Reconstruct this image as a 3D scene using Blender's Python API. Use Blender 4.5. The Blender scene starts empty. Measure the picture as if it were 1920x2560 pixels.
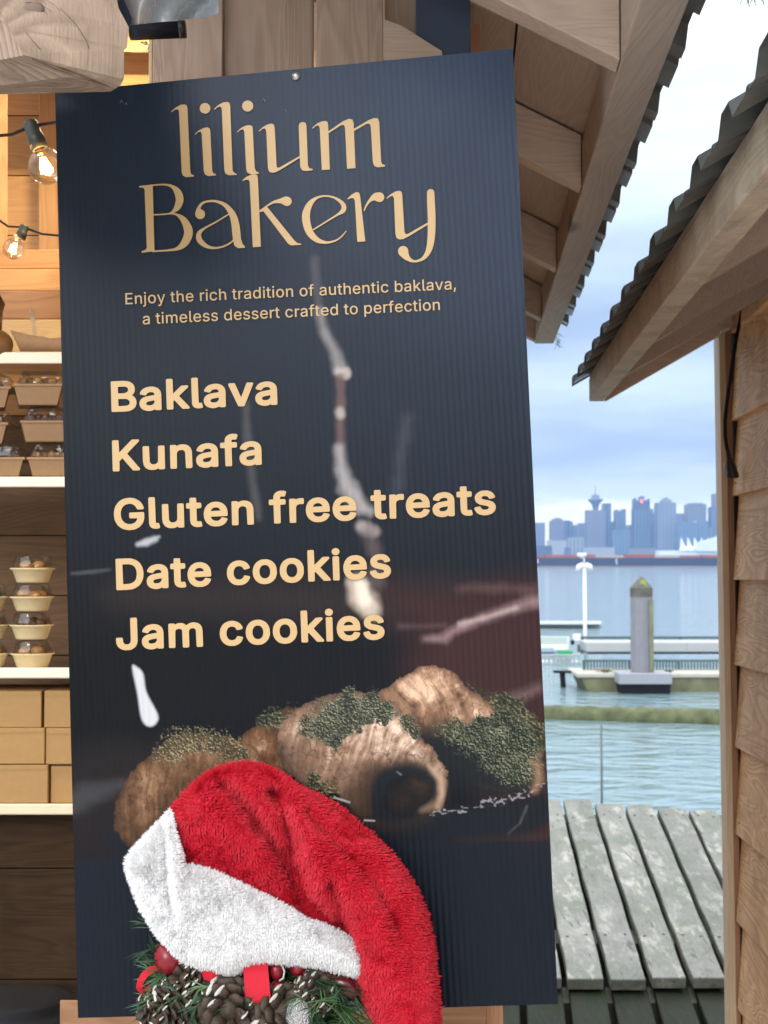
import bpy, math, json, random
import numpy as np
from mathutils import Vector, Matrix
from mathutils.geometry import tessellate_polygon

random.seed(7); RNG = np.random.default_rng(7)
sc = bpy.context.scene
COL = sc.collection

# ------------------------------------------------------------------ camera
F = 3400.0                      # focal length in photo pixels (1920 x 2560)
PITCH = math.atan((1405 - 1280) / F)
CAM = Vector((0, 0, 1.6))
FW = Vector((0, math.cos(PITCH), math.sin(PITCH)))
UP = Vector((0, -math.sin(PITCH), math.cos(PITCH)))
RT = Vector((1, 0, 0))
cd = bpy.data.cameras.new('camera'); cam = bpy.data.objects.new('camera', cd); COL.objects.link(cam)
cam.location = CAM; cam.rotation_euler = (math.pi / 2 + PITCH, 0, 0)
cd.sensor_fit = 'VERTICAL'; cd.sensor_height = 36; cd.lens = 36 * F / 2560
cd.clip_start = 0.02; cd.clip_end = 9000
cd.dof.use_dof = True; cd.dof.focus_distance = 1.70; cd.dof.aperture_fstop = 15
sc.camera = cam

# ------------------------------------------------------------------ sky and sun (overcast)
world = bpy.data.worlds.new('World'); sc.world = world; world.use_nodes = True
SUN_EL, SUN_ROT = math.radians(26), math.radians(198)
def build_world():
    nt = world.node_tree; nt.nodes.clear(); N = nt.nodes; K = nt.links
    out = N.new('ShaderNodeOutputWorld'); bg = N.new('ShaderNodeBackground')
    sky = N.new('ShaderNodeTexSky'); sky.sky_type = 'NISHITA'; sky.sun_disc = False
    sky.sun_elevation = SUN_EL; sky.sun_rotation = SUN_ROT
    tc = N.new('ShaderNodeTexCoord'); sep = N.new('ShaderNodeSeparateXYZ')
    K.new(tc.outputs['Generated'], sep.inputs[0])
    mp = N.new('ShaderNodeMapping'); mp.inputs['Scale'].default_value = (2.2, 2.2, 11)
    K.new(tc.outputs['Generated'], mp.inputs[0])
    n1 = N.new('ShaderNodeTexNoise'); n1.inputs['Scale'].default_value = 1.6; n1.inputs['Detail'].default_value = 5
    n1.inputs['Roughness'].default_value = .5; n1.inputs['Distortion'].default_value = .4
    K.new(mp.outputs[0], n1.inputs['Vector'])
    # elevation, wobbled by the cloud noise
    m1 = N.new('ShaderNodeMath'); m1.operation = 'MULTIPLY_ADD'; m1.inputs[1].default_value = .11
    m1.inputs[2].default_value = -.055; K.new(n1.outputs['Fac'], m1.inputs[0])
    m2 = N.new('ShaderNodeMath'); m2.operation = 'ADD'; K.new(sep.outputs['Z'], m2.inputs[0]); K.new(m1.outputs[0], m2.inputs[1])
    rp = N.new('ShaderNodeValToRGB'); r = rp.color_ramp; r.interpolation = 'EASE'
    K.new(m2.outputs[0], rp.inputs[0])
    stops = [(0.0, (.90, .86, .70)), (0.030, (.92, .91, .78)), (.052, (.50, .56, .64)), (.085, (.30, .37, .52)), (.125, (.46, .55, .62)),
             (.165, (.29, .37, .51)), (.22, (.45, .55, .64)), (.29, (.66, .76, .82)), (.40, (1.05, 1.12, 1.18)), (1.0, (2.3, 2.35, 2.45))]
    r.elements[0].position = 0; r.elements[0].color = (*[c / 2.5 for c in stops[0][1]], 1)
    r.elements[1].position = 1; r.elements[1].color = (*[c / 2.5 for c in stops[-1][1]], 1)
    for p, c in stops[1:-1]:
        e = r.elements.new(p); e.color = (*[v / 2.5 for v in c], 1)
    sc1 = N.new('ShaderNodeVectorMath'); sc1.operation = 'SCALE'; sc1.inputs['Scale'].default_value = 25.0
    K.new(rp.outputs[0], sc1.inputs[0])
    # soft cloud mottling
    n2 = N.new('ShaderNodeTexNoise'); n2.inputs['Scale'].default_value = 3.0; n2.inputs['Detail'].default_value = 4
    K.new(mp.outputs[0], n2.inputs['Vector'])
    mr = N.new('ShaderNodeMapRange'); mr.inputs['From Min'].default_value = .3; mr.inputs['From Max'].default_value = .7
    mr.inputs['To Min'].default_value = .88; mr.inputs['To Max'].default_value = 1.12; K.new(n2.outputs['Fac'], mr.inputs[0])
    sc2 = N.new('ShaderNodeVectorMath'); sc2.operation = 'SCALE'; K.new(sc1.outputs[0], sc2.inputs[0]); K.new(mr.outputs[0], sc2.inputs['Scale'])
    mix = N.new('ShaderNodeMix'); mix.data_type = 'RGBA'; mix.inputs['Factor'].default_value = .93
    K.new(sky.outputs[0], mix.inputs['A']); K.new(sc2.outputs[0], mix.inputs['B'])
    K.new(mix.outputs['Result'], bg.inputs[0]); bg.inputs[1].default_value = .1
    K.new(bg.outputs[0], out.inputs[0])
build_world()
world.cycles.sampling_method = 'MANUAL'; world.cycles.sample_map_resolution = 512
sd = bpy.data.lights.new('sun', 'SUN'); sd.energy = 1.2; sd.angle = math.radians(25); sd.color = (1, .97, .93)
sun = bpy.data.objects.new('sun', sd); COL.objects.link(sun)
sun.rotation_euler = (math.radians(90) - SUN_EL, 0, math.radians(-18))     # from behind and above the camera

vs = sc.view_settings; sc.display_settings.display_device = 'sRGB'
vs.view_transform = 'Standard'; vs.look = 'None'; vs.exposure = 0.66; vs.gamma = 1; vs.use_curve_mapping = False
cy = sc.cycles
cy.use_denoising = True
try: cy.denoiser = 'OPENIMAGEDENOISE'; cy.denoising_input_passes = 'RGB_ALBEDO_NORMAL'
except Exception: pass
cy.max_bounces = 8; cy.diffuse_bounces = 4; cy.glossy_bounces = 4; cy.transmission_bounces = 6; cy.transparent_max_bounces = 14
cy.volume_bounces = 1; cy.sample_clamp_indirect = 6; cy.caustics_reflective = False; cy.caustics_refractive = False
cy.use_adaptive_sampling = True; cy.adaptive_threshold = .01

# ------------------------------------------------------------------ helpers
def P(x, y, d):
    """photo pixel and distance along the camera axis -> point in the place"""
    x, y, d = float(x), float(y), float(d)
    return CAM + d * (FW + (x - 960) / F * RT + (1280 - y) / F * UP)
def ray(x, y):
    x, y = float(x), float(y); return (FW + (x - 960) / F * RT + (1280 - y) / F * UP)
def hit(x, y, o, n):
    r = ray(x, y); return CAM + r * ((o - CAM).dot(n) / r.dot(n))
def project(p):
    v = p - CAM; d = v.dot(FW); return (960 + F * v.dot(RT) / d, 1280 - F * v.dot(UP) / d)

def tag(o, label=None, cat=None, group=None, kind=None):
    if label: o['label'] = label
    if cat: o['category'] = cat
    if group: o['group'] = group
    if kind: o['kind'] = kind
    return o
def empty(name, loc, label=None, cat=None, group=None, kind=None):
    o = bpy.data.objects.new(name, None); COL.objects.link(o); o.location = loc; o.empty_display_size = .05
    return tag(o, label, cat, group, kind)
def wloc(o):
    v = Vector(o.location)
    while o.parent: o = o.parent; v += Vector(o.location)
    return v
class MB:
    """collects faces (points in the place) and links them as ONE mesh object"""
    def __init__(s): s.v = []; s.f = []; s.m = []; s.mi = 0; s.sm = []; s.smooth = False; s.uv = None
    def add(s, verts, faces):
        b = len(s.v); s.v += [tuple(p) for p in verts]
        for f in faces: s.f.append(tuple(i + b for i in f)); s.m.append(s.mi); s.sm.append(s.smooth)
        return s
    def hexa(s, p):   # 8 points: bottom loop 0-3, top loop 4-7
        return s.add(p, [(0, 3, 2, 1), (4, 5, 6, 7), (0, 1, 5, 4), (1, 2, 6, 5), (2, 3, 7, 6), (3, 0, 4, 7)])
    def box(s, lo, hi, X=Vector((1, 0, 0)), Y=Vector((0, 1, 0)), Z=Vector((0, 0, 1)), o=Vector((0, 0, 0))):
        q = lambda a, b, c: o + X * a + Y * b + Z * c
        return s.hexa([q(lo[0], lo[1], lo[2]), q(hi[0], lo[1], lo[2]), q(hi[0], hi[1], lo[2]), q(lo[0], hi[1], lo[2]),
                       q(lo[0], lo[1], hi[2]), q(hi[0], lo[1], hi[2]), q(hi[0], hi[1], hi[2]), q(lo[0], hi[1], hi[2])])
    def prism(s, poly, ext):   # closed outline (list of Vector) pushed along ext
        n = len(poly); a = [Vector(p) for p in poly]; b = [p + ext for p in a]
        t = [tuple(f) for f in tessellate_polygon([a])]
        nf = [tuple(reversed(f)) for f in t]
        return s.add(a + b, t + [tuple(i + n for i in f) for f in nf] + [(i, i + n, (i + 1) % n + n, (i + 1) % n) for i in range(n)])
    def tube(s, pts, r, n=8, cap=True):
        pts = [Vector(p) for p in pts]; R = r if hasattr(r, '__len__') else [r] * len(pts); v = []; prev = None
        for i, p in enumerate(pts):
            t = (pts[min(i + 1, len(pts) - 1)] - pts[max(i - 1, 0)]).normalized()
            if prev is None:
                a = t.orthogonal().normalized()
            else:
                a = (prev - t * prev.dot(t)).normalized()
            prev = a; b = t.cross(a)
            v += [p + (a * math.cos(2 * math.pi * k / n) + b * math.sin(2 * math.pi * k / n)) * R[i] for k in range(n)]
        f = [(i * n + k, i * n + (k + 1) % n, (i + 1) * n + (k + 1) % n, (i + 1) * n + k) for i in range(len(pts) - 1) for k in range(n)]
        if cap: f += [tuple(reversed(range(n))), tuple(range((len(pts) - 1) * n, len(pts) * n))]
        return s.add(v, f)
    def lathe(s, prof, o, ax=Vector((0, 0, 1)), n=20, sx=1.0, sy=1.0):
        ax = ax.normalized(); a = ax.orthogonal().normalized()
        if abs(ax.z) > .9: a = (Vector((1, 0, 0)) - ax * ax.x).normalized()
        b = ax.cross(a); v = []
        for r, h in prof:
            v += [o + ax * h + a * (r * sx * math.cos(2 * math.pi * k / n)) + b * (r * sy * math.sin(2 * math.pi * k / n)) for k in range(n)]
        f = [(i * n + k, i * n + (k + 1) % n, (i + 1) * n + (k + 1) % n, (i + 1) * n + k) for i in range(len(prof) - 1) for k in range(n)]
        return s.add(v, f)
    def ball(s, o, r, n=14, sc_=(1, 1, 1), ax=None):
        pr = [(max(1e-5, math.sin(math.pi * i / n)) * r, -math.cos(math.pi * i / n) * r * sc_[2]) for i in range(n + 1)]
        return s.lathe(pr, o, ax or Vector((0, 0, 1)), n + 4, sc_[0], sc_[1])
    def build(s, name, mats, parent=None, bevel=0, **k):
        me = bpy.data.meshes.new(name)
        off = wloc(parent) if parent else Vector((0, 0, 0))
        me.from_pydata([(x - off.x, y - off.y, z - off.z) for x, y, z in s.v], [], s.f)
        mats = mats if isinstance(mats, (list, tuple)) else [mats]
        for m in mats: me.materials.append(m)
        me.polygons.foreach_set('material_index', s.m); me.polygons.foreach_set('use_smooth', s.sm)
        me.update()
        o = bpy.data.objects.new(name, me); COL.objects.link(o)
        if parent: o.parent = parent
        if bevel:
            b = o.modifiers.new('bevel', 'BEVEL'); b.width = bevel; b.segments = 2; b.limit_method = 'ANGLE'; b.angle_limit = .6
            b.harden_normals = False
        return tag(o, **k) if k else o

# ------------------------------------------------------------------ materials
def newmat(name):
    m = bpy.data.materials.new(name); m.use_nodes = True; nt = m.node_tree
    return m, nt, nt.nodes['Principled BSDF']
def simple(name, col, rough=.5, metal=0, var=.12, scale=30, bump=0, spec=.5, **kw):
    m, nt, b = newmat(name); N = nt.nodes; K = nt.links
    b.inputs['Roughness'].default_value = rough; b.inputs['Metallic'].default_value = metal
    b.inputs['Specular IOR Level'].default_value = spec
    tc = N.new('ShaderNodeTexCoord'); n = N.new('ShaderNodeTexNoise'); n.inputs['Scale'].default_value = scale; n.inputs['Detail'].default_value = 5
    K.new(tc.outputs['Object'], n.inputs['Vector'])
    mx = N.new('ShaderNodeMix'); mx.data_type = 'RGBA'
    mx.inputs['A'].default_value = (*[max(0, c * (1 - var * 1.6)) for c in col], 1); mx.inputs['B'].default_value = (*[min(1, c * (1 + var * 1.6)) for c in col], 1)
    K.new(n.outputs['Fac'], mx.inputs['Factor']); K.new(mx.outputs['Result'], b.inputs['Base Color'])
    if bump:
        bp = N.new('ShaderNodeBump'); bp.inputs['Strength'].default_value = 1; bp.inputs['Distance'].default_value = bump
        K.new(n.outputs['Fac'], bp.inputs['Height']); K.new(bp.outputs[0], b.inputs['Normal'])
    for k, v in kw.items(): b.inputs[k.replace('_', ' ')].default_value = v
    return m
def wood(name, c1, c2, axis='X', rough=.6, scale=1.0, bump=.0008, knots=True, dirt=None, dirt_amt=.5, rot=0.0, spec=.35, fine=1.0, ring=.34, dscale=11, worn=False):
    """grain runs along the given axis of the piece; rings and knots come from a stretched, warped field"""
    m, nt, b = newmat(name); N = nt.nodes; K = nt.links
    b.inputs['Roughness'].default_value = rough; b.inputs['Specular IOR Level'].default_value = spec
    tc = N.new('ShaderNodeTexCoord'); oi = N.new('ShaderNodeObjectInfo')
    ofs = N.new('ShaderNodeVectorMath'); ofs.operation = 'MULTIPLY_ADD'
    cmb = N.new('ShaderNodeCombineXYZ'); 
    for i in range(3): K.new(oi.outputs['Random'], cmb.inputs[i])
    K.new(cmb.outputs[0], ofs.inputs[0]); ofs.inputs[1].default_value = (7.3, 5.1, 9.7); K.new(tc.outputs['Object'], ofs.inputs[2])
    mp = N.new('ShaderNodeMapping'); st = {'X': (.09, 1, 1), 'Y': (1, .09, 1), 'Z': (1, 1, .09)}[axis]
    mp0 = N.new('ShaderNodeMapping'); mp0.inputs['Rotation'].default_value = (0, 0, rot); K.new(ofs.outputs[0], mp0.inputs[0])
    mp.inputs['Scale'].default_value = st; K.new(mp0.outputs[0], mp.inputs[0])
    # ring field
    f1 = N.new('ShaderNodeTexNoise'); f1.inputs['Scale'].default_value = 9 * scale; f1.inputs['Detail'].default_value = 2; f1.inputs['Distortion'].default_value = .8
    K.new(mp.outputs[0], f1.inputs['Vector'])
    ml = N.new('ShaderNodeMath'); ml.operation = 'MULTIPLY'; ml.inputs[1].default_value = 22; K.new(f1.outputs['Fac'], ml.inputs[0])
    fr = N.new('ShaderNodeMath'); fr.operation = 'FRACT'; K.new(ml.outputs[0], fr.inputs[0])
    rr = N.new('ShaderNodeValToRGB'); e = rr.color_ramp.elements; e[0].position = 0; e[0].color = (0, 0, 0, 1); e[1].position = 1; e[1].color = (0, 0, 0, 1)
    q = rr.color_ramp.elements.new(.72); q.color = (1, 1, 1, 1); K.new(fr.outputs[0], rr.inputs[0])
    # fibres
    mp2 = N.new('ShaderNodeMapping'); s2 = {'X': (.02, 1, 1), 'Y': (1, .02, 1), 'Z': (1, 1, .02)}[axis]
    mp2.inputs['Scale'].default_value = s2; K.new(mp0.outputs[0], mp2.inputs[0])
    f2 = N.new('ShaderNodeTexNoise'); f2.inputs['Scale'].default_value = 420 * fine; f2.inputs['Detail'].default_value = 3; K.new(mp2.outputs[0], f2.inputs['Vector'])
    # broad tone
    f3 = N.new('ShaderNodeTexNoise'); f3.inputs['Scale'].default_value = 5; f3.inputs['Detail'].default_value = 4; K.new(mp0.outputs[0], f3.inputs['Vector'])
    a1 = N.new('ShaderNodeMath'); a1.operation = 'MULTIPLY_ADD'; a1.inputs[1].default_value = ring; K.new(rr.outputs[0], a1.inputs[0])
    a2 = N.new('ShaderNodeMath'); a2.operation = 'MULTIPLY_ADD'; a2.inputs[1].default_value = .5; a2.inputs[2].default_value = -.12; K.new(f2.outputs['Fac'], a2.inputs[0])
    K.new(a2.outputs[0], a1.inputs[2])
    a3 = N.new('ShaderNodeMath'); a3.operation = 'MULTIPLY_ADD'; a3.inputs[1].default_value = .7; a3.inputs[2].default_value = -.1; K.new(f3.outputs['Fac'], a3.inputs[0])
    a4 = N.new('ShaderNodeMath'); a4.operation = 'ADD'; a4.use_clamp = True; K.new(a1.outputs[0], a4.inputs[0]); K.new(a3.outputs[0], a4.inputs[1])
    mx = N.new('ShaderNodeMix'); mx.data_type = 'RGBA'; mx.inputs['A'].default_value = (*c1, 1); mx.inputs['B'].default_value = (*c2, 1)
    K.new(a4.outputs[0], mx.inputs['Factor']); col = mx.outputs['Result']
    if knots:
        mk = N.new('ShaderNodeMapping'); mk.inputs['Scale'].default_value = {'X': (.45, 1, 1), 'Y': (1, .45, 1), 'Z': (1, 1, .45)}[axis]; K.new(mp0.outputs[0], mk.inputs[0])
        vo = N.new('ShaderNodeTexVoronoi'); vo.inputs['Scale'].default_value = 3.4; K.new(mk.outputs[0], vo.inputs['Vector'])
        kr = N.new('ShaderNodeMapRange'); kr.inputs['From Min'].default_value = .05; kr.inputs['From Max'].default_value = .10; kr.inputs['To Min'].default_value = .75; kr.inputs['To Max'].default_value = 0
        K.new(vo.outputs['Distance'], kr.inputs[0])
        mk2 = N.new('ShaderNodeMix'); mk2.data_type = 'RGBA'; K.new(col, mk2.inputs['A']); mk2.inputs['B'].default_value = (*[c * .35 for c in c1], 1)
        K.new(kr.outputs[0], mk2.inputs['Factor']); col = mk2.outputs['Result']
    if dirt:
        f4 = N.new('ShaderNodeTexNoise'); f4.inputs['Scale'].default_value = dscale; f4.inputs['Detail'].default_value = 8; f4.inputs['Roughness'].default_value = .7; K.new(mp0.outputs[0], f4.inputs['Vector'])
        dr = N.new('ShaderNodeMapRange'); dr.inputs['From Min'].default_value = .44; dr.inputs['From Max'].default_value = .64; dr.inputs['To Max'].default_value = dirt_amt; K.new(f4.outputs['Fac'], dr.inputs[0])
        md = N.new('ShaderNodeMix'); md.data_type = 'RGBA'; K.new(col, md.inputs['A']); md.inputs['B'].default_value = (*dirt, 1); K.new(dr.outputs[0], md.inputs['Factor']); col = md.outputs['Result']
    if worn:      # pale worn patches, brown blotches and splits along the grain
        w1 = N.new('ShaderNodeTexNoise'); w1.inputs['Scale'].default_value = 16; w1.inputs['Detail'].default_value = 7; w1.inputs['Roughness'].default_value = .72
        mw = N.new('ShaderNodeMapping'); mw.inputs['Scale'].default_value = (1, .35, 1); K.new(mp0.outputs[0], mw.inputs[0]); K.new(mw.outputs[0], w1.inputs['Vector'])
        wr = N.new('ShaderNodeMapRange'); wr.inputs['From Min'].default_value = .52; wr.inputs['From Max'].default_value = .66; wr.inputs['To Max'].default_value = .75; K.new(w1.outputs['Fac'], wr.inputs[0])
        wm = N.new('ShaderNodeMix'); wm.data_type = 'RGBA'; K.new(col, wm.inputs['A']); wm.inputs['B'].default_value = (.44, .42, .36, 1); K.new(wr.outputs[0], wm.inputs['Factor'])
        w2 = N.new('ShaderNodeMapRange'); w2.inputs['From Min'].default_value = .42; w2.inputs['From Max'].default_value = .30; w2.inputs['To Max'].default_value = .7; K.new(w1.outputs['Fac'], w2.inputs[0])
        wm2 = N.new('ShaderNodeMix'); wm2.data_type = 'RGBA'; K.new(wm.outputs['Result'], wm2.inputs['A']); wm2.inputs['B'].default_value = (.085, .07, .045, 1); K.new(w2.outputs[0], wm2.inputs['Factor'])
        w3 = N.new('ShaderNodeTexNoise'); w3.inputs['Scale'].default_value = 60; w3.inputs['Detail'].default_value = 2; K.new(mp2.outputs[0], w3.inputs['Vector'])
        w4 = N.new('ShaderNodeMapRange'); w4.inputs['From Min'].default_value = .33; w4.inputs['From Max'].default_value = .28; w4.inputs['To Max'].default_value = .85; K.new(w3.outputs['Fac'], w4.inputs[0])
        wm3 = N.new('ShaderNodeMix'); wm3.data_type = 'RGBA'; K.new(wm2.outputs['Result'], wm3.inputs['A']); wm3.inputs['B'].default_value = (.04, .04, .03, 1); K.new(w4.outputs[0], wm3.inputs['Factor']); col = wm3.outputs['Result']
    # each piece its own tone
    hv = N.new('ShaderNodeHueSaturation'); tv = N.new('ShaderNodeMapRange'); tv.inputs['To Min'].default_value = .82; tv.inputs['To Max'].default_value = 1.18
    K.new(oi.outputs['Random'], tv.inputs[0]); K.new(tv.outputs[0], hv.inputs['Value']); K.new(col, hv.inputs['Color']); K.new(hv.outputs[0], b.inputs['Base Color'])
    bp = N.new('ShaderNodeBump'); bp.inputs['Distance'].default_value = bump; K.new(a1.outputs[0], bp.inputs['Height']); K.new(bp.outputs[0], b.inputs['Normal'])
    return m
def emit(name, col, strength):
    m, nt, b = newmat(name); b.inputs['Emission Color'].default_value = (*col, 1); b.inputs['Emission Strength'].default_value = strength; b.inputs['Base Color'].default_value = (*col, 1)
    return m
def thin(name, tint=(.95, .95, .95), gloss=.12, rough=.05, milky=0.0):
    m, nt, b = newmat(name); N = nt.nodes; K = nt.links; N.remove(b); out = N['Material Output']
    t = N.new('ShaderNodeBsdfTransparent'); t.inputs[0].default_value = (*tint, 1)
    g = N.new('ShaderNodeBsdfGlossy'); g.inputs['Roughness'].default_value = rough
    lw = N.new('ShaderNodeFresnel'); lw.inputs[0].default_value = 1.5
    mr = N.new('ShaderNodeMath'); mr.operation = 'MULTIPLY_ADD'; mr.inputs[1].default_value = .55; mr.inputs[2].default_value = gloss * .4; mr.use_clamp = True; K.new(lw.outputs[0], mr.inputs[0])
    nz = N.new('ShaderNodeTexNoise'); nz.inputs['Scale'].default_value = 26; nz.inputs['Detail'].default_value = 2; bp = N.new('ShaderNodeBump'); bp.inputs['Distance'].default_value = .004
    tc = N.new('ShaderNodeTexCoord'); K.new(tc.outputs['Object'], nz.inputs['Vector']); K.new(nz.outputs['Fac'], bp.inputs['Height']); K.new(bp.outputs[0], g.inputs['Normal'])
    mx = N.new('ShaderNodeMixShader'); K.new(mr.outputs[0], mx.inputs[0]); K.new(t.outputs[0], mx.inputs[1]); K.new(g.outputs[0], mx.inputs[2]); last = mx
    if milky:
        d = N.new('ShaderNodeBsdfDiffuse'); d.inputs[0].default_value = (*[c * .8 for c in tint], 1); m2 = N.new('ShaderNodeMixShader'); m2.inputs[0].default_value = milky
        K.new(mx.outputs[0], m2.inputs[1]); K.new(d.outputs[0], m2.inputs[2]); last = m2
    K.new(last.outputs[0], out.inputs[0]); return m

M = {}
CED1, CED2 = (.16, .075, .038), (.36, .19, .10)
M['cedar_x'] = wood('cedar_x', CED1, CED2, 'X')
M['cedar_y'] = wood('cedar_y', CED1, CED2, 'Y')
M['cedar_z'] = wood('cedar_z', (.25, .18, .145), (.43, .34, .285), 'Z', fine=.6)
M['soffit'] = wood('soffit', (.16, .085, .055), (.30, .18, .12), 'Y', knots=True)
M['rafter'] = wood('rafter', (.44, .335, .28), (.66, .54, .46), 'X')
M['beam_y'] = wood('beam_y', (.46, .35, .29), (.66, .54, .46), 'Y', bump=.001)
M['beam_old'] = wood('beam_old', (.44, .36, .27), (.70, .61, .49), 'Y', dirt=(.22, .18, .14), dirt_amt=.5, bump=.001)
M['timber_end'] = wood('timber_end', (.22, .155, .115), (.38, .29, .22), 'Z', scale=.6, knots=False, dirt=(.16, .10, .08), dirt_amt=.5, rot=.4, bump=.0015)
M['siding'] = wood('siding', (.52, .29, .135), (.88, .63, .39), 'Y', dirt=(.40, .22, .11), dirt_amt=.5, bump=.0016, scale=.8, ring=.62, dscale=7)
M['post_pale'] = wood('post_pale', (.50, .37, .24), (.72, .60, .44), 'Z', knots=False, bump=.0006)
M['post_red'] = wood('post_red', (.34, .16, .09), (.52, .29, .17), 'Z', knots=False, bump=.0006)
M['pine_in'] = wood('pine_in', (.33, .155, .060), (.54, .29, .12), 'X')
M['pine_in_z'] = wood('pine_in_z', (.34, .16, .065), (.55, .30, .13), 'Z')
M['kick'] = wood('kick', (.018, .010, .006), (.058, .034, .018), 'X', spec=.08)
M['wall_dim'] = wood('wall_dim', (.08, .045, .026), (.18, .11, .065), 'X', spec=.15)  # back wall wood again, with the shade behind the shelves in its colour
M['deckwood'] = wood('deckwood', (.060, .060, .048), (.33, .325, .285), 'Y', dirt=(.10, .12, .075), dirt_amt=.85, rough=.5, bump=.003, rot=-.05, spec=.5, ring=.16, dscale=4, worn=True)
M['darkwood'] = wood('darkwood', (.010, .011, .007), (.030, .031, .020), 'Y', dirt=(.012, .022, .006), dirt_amt=.8, rough=.6, bump=.004, rot=-.05, spec=.12)
M['joist'] = wood('joist', (.06, .06, .05), (.12, .12, .10), 'X')
M['white_shelf'] = simple('white_shelf', (.78, .74, .64), .35, var=.04)
M['cream_shelf'] = simple('cream_shelf', (.74, .66, .48), .4, var=.05)
M['kraft'] = simple('kraft', (.38, .225, .085), .75, var=.07, scale=60, bump=.0002)
M['kraft_tray'] = simple('kraft_tray', (.30, .185, .10), .7, var=.1, scale=90, bump=.0002)
M['pulp'] = simple('pulp', (.62, .50, .30), .7, var=.08, scale=80, bump=.0003)
M['clear'] = thin('clear', gloss=.16)
M['film'] = thin('film', (.36, .42, .48), .2, .3, milky=.62)
M['glass_bulb'] = thin('glass_bulb', (1.0, .93, .82), .1, .02)
M['black_plastic'] = simple('black_plastic', (.012, .013, .016), .4, var=.2)
M['black_rubber'] = simple('black_rubber', (.006, .007, .012), .6, var=.2, spec=.2)
M['socket'] = simple('socket', (.02, .026, .022), .5, var=.2)
M['brass'] = simple('brass', (.75, .5, .25), .3, 1)
M['steel'] = simple('steel', (.42, .42, .40), .35, .9, var=.25, bump=.001)
M['filament'] = emit('filament', (1.0, .55, .16), 120)
M['filament_glow'] = emit('filament_glow', (1.0, .45, .10), 30)
M['edge_white'] = simple('edge_white', (.72, .72, .70), .5, var=.04)
M['gold'] = simple('gold', (.52, .345, .16), .45, var=.03)
M['concrete'] = simple('concrete', (.42, .40, .33), .8, var=.18, scale=3, bump=.004)
M['moss'] = simple('moss', (.085, .095, .042), .85, var=.7, scale=3.2, bump=.03)

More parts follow.
